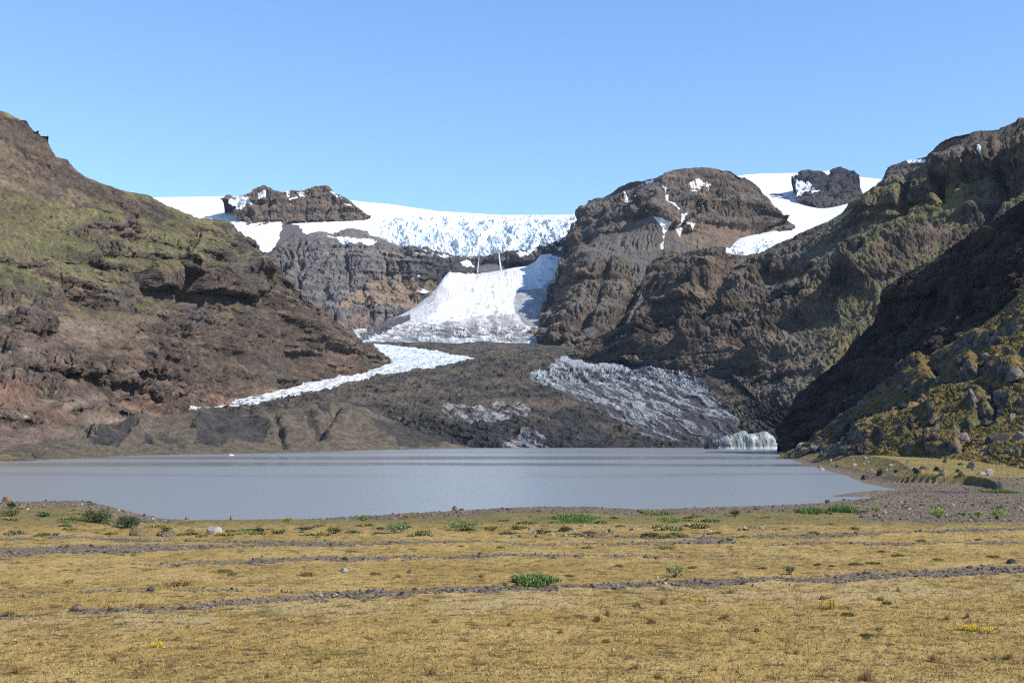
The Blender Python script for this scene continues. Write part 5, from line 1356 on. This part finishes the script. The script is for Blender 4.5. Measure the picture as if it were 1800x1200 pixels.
for i in range(4):
    rr = np.random.default_rng(30 + i); n = 150
    b0 = np.stack([rr.normal(0, .22, n), rr.normal(0, .2, n), 0 * rr.normal(size=n) - .02], -1)
    cc = np.where(rr.uniform(size=(n, 1)) < .6, tint((0.34, 0.185, 0.085), n, rr, .25), tint((0.28, 0.22, 0.07), n, rr, .25))
    V, F, C = blades(b0, rr.uniform(.35, 1.05, n), np.full(n, .032), .55, cc, rr)
    me = raw_mesh('grass_tuft', V, F, False, C); me.materials.append(M_BLADE); tuft_t.append(me)
for i, (px, py, wpx, hpx) in enumerate(tuft_spots):
    p = at_px(px, py); u = p[1] / FOC; o = bpy.data.objects.new('grass_tuft', tuft_t[i % 4])
    o.location = p; o.scale = (wpx * u, wpx * u, hpx * u); o.rotation_euler = (0, 0, i * 1.3)
    COL.objects.link(o); tag(o, 'small reddish brown tuft of dry grass standing in the yellow moss', 'grass tuft', 'reddish grass tufts on the meadow')

# yellow flowers: stems and heads
M_YEL = noise_mat('yellow_petal', (0.60, 0.36, 0.02), (0.75, 0.50, 0.04), 0.1, bump=0)
def flowers(px, py, wpx, hpx, n, label):
    NS[0] += 1; rr = np.random.default_rng(900 + NS[0])
    p = at_px(px, py); u = p[1] / FOC; root = empty('yellow_flowers', p); tag(root, label, 'flowers')
    x = rr.normal(0, .24, n).clip(-.5, .5) * wpx * u; y = rr.normal(0, .24, n).clip(-.5, .5) * wpx * u * .5; h = hpx * u * rr.uniform(.35, 1.0, n)
    base = np.stack([x, y, 0 * x - .02], -1); top = base + np.stack([rr.normal(0, .02, n), rr.normal(0, .02, n), h + .02], -1)
    V, F = rods(base, top, .006, .004); link('stems', raw_mesh('stems', V, F), noise_mat('green_stem', (0.10, 0.10, 0.03), (0.16, 0.15, 0.05), .1, bump=0), root)
    cen = np.repeat(top, 9, 0) - np.array([0, 0, 1]) * np.repeat(h, 9)[:, None] * rr.uniform(0, .42, (n * 9, 1)) + rr.normal(0, .014, (n * 9, 3))
    V, F, C = leaves(cen, np.full(n * 9, .034), np.ones((n * 9, 3)) * .5, rr)
    link('flower_heads', raw_mesh('flower_heads', V, F), M_YEL, root)
flowers(1456, 1071, 44, 17, 46, 'clump of yellow flower spikes in front of the right gravel strip')
flowers(1712, 1108, 84, 9, 70, 'long low row of yellow flowers near the right edge')
flowers(280, 1138, 26, 9, 26, 'small clump of yellow flowers in the left foreground')
flowers(70, 949, 22, 5, 30, 'yellow flowers on the far gravel at left')
flowers(1640, 901, 26, 7, 34, 'yellow flowers beside the leafy bush on the shingle')
flowers(1232, 1056, 30, 5, 22, 'faint yellow flowers in front of the near strip, centre right')
flowers(1412, 908, 16, 4, 22, 'yellow flowers left of the green grassy clumps')
flowers(1475, 909, 24, 4, 24, 'yellow flowers in front of the green grassy clumps')

# pale straw and moss sprigs that roughen the near meadow
def build_straw():
    H, W = MOSSY.shape
    Yg = GP[..., 1]
    wgt = (1 - MOSSY) * (GPX > -60) * (GPX < 1860) * (Yg < 75) * (Yg > 17) * (0.25 + 0.75 * (Yg < 40))
    cs = np.cumsum(wgt.ravel().astype(np.float64)); n = 52000
    idx = np.clip(np.searchsorted(cs, r.uniform(0, cs[-1], n)), 0, H * W - 1)
    b = GP.reshape(-1, 3)[idx] + np.stack([r.normal(0, .02, n), r.normal(0, .05, n), np.full(n, -0.01)], -1)
    pick = r.uniform(size=(n, 1))
    c = np.where(pick < .55, tint((0.30, 0.20, 0.062), n, r, .25), np.where(pick < .72, tint((0.38, 0.275, 0.105), n, r, .15), tint((0.17, 0.11, 0.042), n, r, .2)))
    V, F, C = blades(b, r.uniform(.03, .11, n), np.full(n, .012) * (1 + b[:, 1] / 50), 1.1, c, r)
    tag(link('dry_grass', raw_mesh('dry_grass', V, F, False, C), M_BLADE), 'short dry straw and moss sprigs covering the meadow', 'grass', kind='stuff')
build_straw()

# marker stakes
def stake(px, py, hpx, wpx, label, tip):
    p = at_px(px, py); u = p[1] / FOC; h = hpx * u; w = wpx * u * .5
    root = empty('marker_stake', p); tag(root, label, 'stake')
    def post(z0, z1, a, b2, nm, mat):
        ring = lambda z, q: [(-q, -q * .8, z), (q, -q * .8, z), (q, q * .8, z), (-q, q * .8, z)]
        v = ring(z0, a) + ring((z0 + z1) / 2, (a + b2) / 2 * 1.03) + ring(z1 - .02, b2) + ring(z1, b2 * .7)
        f = [[k * 4 + i, k * 4 + (i + 1) % 4, k * 4 + 4 + (i + 1) % 4, k * 4 + 4 + i] for k in range(3) for i in range(4)] + [[12, 13, 14, 15]]
        link(nm, raw_mesh(nm, v, f), mat, root)
    wood = noise_mat('pale_wood', (0.22, 0.175, 0.13), (0.34, 0.27, 0.20), .05, bump=.2, dist=.005)
    post(-.1, h * .8, w, w * .92, 'post', wood)
    post(h * .8, h, w * 1.25, w * 1.2, 'painted_tip', tip)
    root.rotation_euler = (0.02, 0.03, 0.3)
M_REDP = noise_mat('red_paint', (0.50, 0.05, 0.03), (0.62, 0.09, 0.05), .05, bump=0)
stake(154, 946, 15, 1.5, 'thin pale wooden stake with red tip on the far gravel at left', M_REDP)
stake(1239, 945, 15, 1.7, 'thin pale wooden stake with red tip right of centre', M_REDP)

# dry stalk at the water edge
p = at_px(406, 914)
V, F, C = blades(np.repeat(p[None] * 0, 22, 0) + r.normal(0, .03, (22, 3)) * np.array([1, 1, 0]), r.uniform(.2, .42, 22), np.full(22, .03), .25, tint((0.25, 0.24, 0.09), 22, r), r)
o = link('plant_stalk', raw_mesh('plant_stalk', V, F, False, C), M_BLADE); o.location = p
tag(o, 'single upright plant stalk at the water edge right of the bank', 'plant')
p = at_px(290, 931) + np.array([0, .3, 0]); 
q = brock2.location
n = 160; rr = np.random.default_rng(8)
V, F, C = blades(np.stack([rr.normal(0, .12, n), rr.normal(0, .1, n), 0 * rr.normal(size=n)], -1), rr.uniform(.06, .16, n), np.full(n, .03), .8, tint((0.09, 0.12, 0.03), n, rr), rr)
o = link('plant_tuft', raw_mesh('plant_tuft', V, F, False, C), M_LEAF); o.location = (q[0], q[1], q[2] + 12 * q[1] / FOC * 0.93)
tag(o, 'green tuft growing on top of the low brown boulder', 'plant')

# ------------------------------------------------------------------ ice on the lake
def ice_block(name, xs, tops, Y, depth, mat, seed, H=26, amp=0.5):
    """a berg: every slice across it is a steep-sided arch, fluted by meltwater"""
    NX = 150
    x = np.interp(np.linspace(0, 1, NX), np.linspace(0, 1, len(xs)), xs)
    X = (np.array(x) - CX) / FOC * Y
    tz = np.interp(x, xs, [CAMH + (HY - t) / FOC * Y for t in tops])
    a = np.linspace(-0.12, 1.12, 70) * np.pi
    e = np.sin(np.linspace(0, np.pi, NX)) ** 0.35
    ca, sa = np.cos(a), np.sin(a)
    cy = -np.sign(ca) * np.abs(ca) ** 0.55; cz = np.where(sa > 0, np.abs(sa) ** 0.42, -np.abs(sa) ** 0.7 * 1.0)
    G = np.stack([np.repeat(X[:, None], 70, 1), Y + depth * 0.5 + cy[None] * depth * 0.5 * e[:, None] + 2 * fbm(X, 0 * X, 0 * X + seed, 9, 3)[:, None], np.where(cz[None] > 0, cz[None] * tz[:, None], cz[None] * 3)], -1)
    n = normals(G); 
    fl = ridged(G[..., 0] * 1.0 + 0.25 * G[..., 2], G[..., 1] * 0.4, G[..., 2] * 0.22, 5.5, 4)
    d = amp * 1.5 * (fl - .4) + amp * fbm(G[..., 0], G[..., 1], G[..., 2], 3, 4, .6)
    band = np.exp(-((G[..., 2] - 1.8) / 0.35) ** 2)
    G = G - n * (d - 0.9 * amp * band)[..., None] * np.sign(n[40, 35, 2] + 1e-9) * -1
    st = fbm(G[..., 0] + .25 * G[..., 2], 0 * G[..., 0], G[..., 2] * .35, 2.6, 4, .65); b = fbm(G[..., 0], G[..., 1], G[..., 2], 5, 4, .6)
    col = mix((0.31, 0.315, 0.30), (0.06, 0.058, 0.055), sstep(-0.08, 0.28, st + 0.3 * b) * 0.9)
    col = mix(col, (0.26, 0.34, 0.35), sstep(0.1, 0.4, b) * .4)
    col = mix(col, (0.55, 0.58, 0.58), sstep(2.0, 1.2, G[..., 2]) * .8)
    col = mix(col, (0.05, 0.06, 0.065), band * sstep(-.1, .3, b + st) * .8)
    Hh, Ww = G.shape[:2]
    F = grid_faces(Hh, Ww)
    return G, F, col

G, F, col = ice_block('iceberg', [1264,1266,1272,1280,1290,1298,1304,1308,1311,1314,1315,1317,1322,1330,1340,1346,1348,1352,1357,1362,1367,1371,1372], [787,774,769,765,763,761,759,757,756,756,758,763,762,761,761,758,757,759,762,766,774,783,787], 885, 20, None, 3)
o = link('iceberg', raw_mesh('iceberg', G.reshape(-1, 3), F, False, col.reshape(-1, 3)), albedo_mat('dirty_ice', .8, .15, .5, .15, rough=.45, spec=.4))
tag(o, 'large grooved white and grey iceberg at the far right of the lake', 'iceberg')
G, F, col = ice_block('iceberg', [1241,1243,1247,1252,1258,1263,1266,1267], [788,779,773,770,769,770,776,787], 890, 14, None, 8, amp=.35)
col = mix((0.045, 0.045, 0.047), (0.16, 0.165, 0.165), sstep(0.1, 0.5, fbm(G[..., 0], G[..., 1], G[..., 2], 3, 4, .6)))
o = link('iceberg', raw_mesh('iceberg', G.reshape(-1, 3), F, False, col.reshape(-1, 3)), albedo_mat('black_ice', .8, .2, .5, .15, rough=.5, spec=.3))
tag(o, 'small black debris covered iceberg touching the left end of the white one', 'iceberg')
G, F, col = ice_block('ice_floe', [401,403,406,409,411], [800.5,798.5,798,799,800.5], 492, 1.6, None, 5, amp=.03)
o = link('ice_floe', raw_mesh('ice_floe', G.reshape(-1, 3), F, False, (col * 0 + .8).reshape(-1, 3)), M_SNOW)
tag(o, 'tiny white ice floe by the far left shore', 'ice floe')

# ------------------------------------------------------------------ waterfalls
M_FALL = noise_mat('falling_water', (0.40, 0.42, 0.44), (0.70, 0.71, 0.72), 4, rough=.6, bump=.4, dist=.5)
def waterfall(px, top, bot, wtop, wbot, shift, label, seed):
    u0 = None; Hn = 40
    t = np.linspace(0, 1, Hn)
    ps = [surf(C_HEAD, px + shift * q, top + (bot - top) * q) for q in (0.0, 0.15, 0.3, 0.5, 0.7, 0.9)]
    Y = min(p_[1] for p_ in ps) - 6.0
    u = Y / FOC
    zt = CAMH + (HY - top) * u; zb = CAMH + (HY - bot) * u
    cx = (px + shift * t ** 1.3 - CX) * u + 0.8 * fbm(t * 9, 0 * t, 0 * t + seed, 1, 3)
    w = (wtop + (wbot - wtop) * t) * u * (1 + .7 * fbm(t * 14, 0 * t, 0 * t + seed + 5, 1, 3)); z = zt + (zb - zt) * t
    k = np.linspace(0, 2 * np.pi, 13)[:-1]
    V = np.stack([cx[:, None] + np.cos(k)[None] * w[:, None] * .5 * (1 + .25 * fbm(k[None] * 3, t[:, None] * 12, 0 * t[:, None] + seed, 1, 3)), Y - 3 * np.sqrt(t)[:, None] + np.sin(k)[None] * w[:, None] * .3, np.repeat(z[:, None], 12, 1)], -1)
    i = np.arange(Hn * 12).reshape(Hn, 12); j = np.roll(i, -1, 1)
    F = np.stack([i[:-1], j[:-1], j[1:], i[1:]], -1).reshape(-1, 4)
    o = link('waterfall', raw_mesh('waterfall', V.reshape(-1, 3), F, True), M_FALL)
    tag(o, label, 'waterfall')
waterfall(842, 450, 480, 0.9, 2.2, -3, 'left and thinner waterfall dropping over the dark cliff onto the snow cone', 2)
waterfall(877, 444, 478, 1.9, 3.6, 4, 'right and wider waterfall dropping over the dark cliff onto the snow cone', 6)
v, f = ICO3
c0 = surf(C_CONE, 862, 480); uu = c0[1] / FOC
me = raw_mesh('mist', v * np.array([26 * uu, 20 * uu, 9 * uu]), f, True)
m = bpy.data.materials.new('spray'); m.use_nodes = True; nt = m.node_tree; nt.nodes.clear()
out = nt.nodes.new('ShaderNodeOutputMaterial'); vol = nt.nodes.new('ShaderNodeVolumePrincipled')
vol.inputs['Color'].default_value = (0.95, 0.97, 1, 1); vol.inputs['Density'].default_value = 0.006
nt.links.new(vol.outputs['Volume'], out.inputs['Volume'])
o = link('mist', me, m); o.location = (c0[0], c0[1] - 20 * uu, c0[2] + 4 * uu); tag(o, 'pale spray at the foot of the two waterfalls', 'mist', kind='stuff')

# =================================================================== AIR, SKY, SUN, CAMERA
HAZE = True
if HAZE:
    x, y0, y1, z0, z1 = 7500, -1500, 9600, -4, 1700
    v = [(-x, y0, z0), (x, y0, z0), (x, y1, z0), (-x, y1, z0), (-x, y0, z1), (x, y0, z1), (x, y1, z1), (-x, y1, z1)]
    f = [(0, 3, 2, 1), (4, 5, 6, 7), (0, 1, 5, 4), (1, 2, 6, 5), (2, 3, 7, 6), (3, 0, 4, 7)]
    m = bpy.data.materials.new('thin_air'); m.use_nodes = True
    nt = m.node_tree; nt.nodes.clear()
    out = nt.nodes.new('ShaderNodeOutputMaterial'); vol = nt.nodes.new('ShaderNodeVolumePrincipled')
    vol.inputs['Color'].default_value = (0.62, 0.78, 1.0, 1); vol.inputs['Density'].default_value = 1.1e-5
    nt.links.new(vol.outputs['Volume'], out.inputs['Volume'])
    tag(link('haze', raw_mesh('haze', v, f), m), kind='stuff')

SUN_EL, SUN_AZ = math.radians(41), math.radians(118)      # azimuth clockwise from the view direction (+Y)
w = bpy.data.worlds.new('World'); scene.world = w; w.use_nodes = True
nt = w.node_tree; bg = nt.nodes['Background']
sky = nt.nodes.new('ShaderNodeTexSky'); sky.sky_type = 'NISHITA'; sky.sun_disc = False
sky.sun_elevation = SUN_EL; sky.sun_rotation = SUN_AZ
sky.altitude = 0; sky.air_density = 1.0; sky.dust_density = 0.0; sky.ozone_density = 6.5
nt.links.new(sky.outputs['Color'], bg.inputs['Color']); bg.inputs['Strength'].default_value = 0.15

sun = bpy.data.lights.new('sun', 'SUN'); sun.energy = 4.6; sun.angle = math.radians(0.53); sun.color = (1.0, 0.955, 0.88)
so = bpy.data.objects.new('sun', sun); COL.objects.link(so)
from mathutils import Vector
d = Vector((math.sin(SUN_AZ) * math.cos(SUN_EL), math.cos(SUN_AZ) * math.cos(SUN_EL), math.sin(SUN_EL)))
so.rotation_euler = (-d).to_track_quat('-Z', 'Y').to_euler()
so.location = (0, 0, 60)

cam = bpy.data.cameras.new('camera'); co = bpy.data.objects.new('camera', cam); COL.objects.link(co)
cam.sensor_width = 36; cam.lens = 36 * FOC / 1800
co.location = (0, 0, CAMH); co.rotation_euler = (math.radians(90), 0, 0)
cam.shift_y = (HY - 600) / 1800
cam.clip_start = 0.1; cam.clip_end = 30000
scene.camera = co

scene.view_settings.view_transform = 'Standard'; scene.view_settings.look = 'None'
scene.view_settings.exposure = 0.66; scene.view_settings.gamma = 1
try: scene.view_settings.use_curve_mapping = False
except Exception: pass
scene.cycles.max_bounces = 5; scene.cycles.diffuse_bounces = 2; scene.cycles.volume_bounces = 0
scene.cycles.use_denoising = False
scene.cycles.filter_width = 1.2
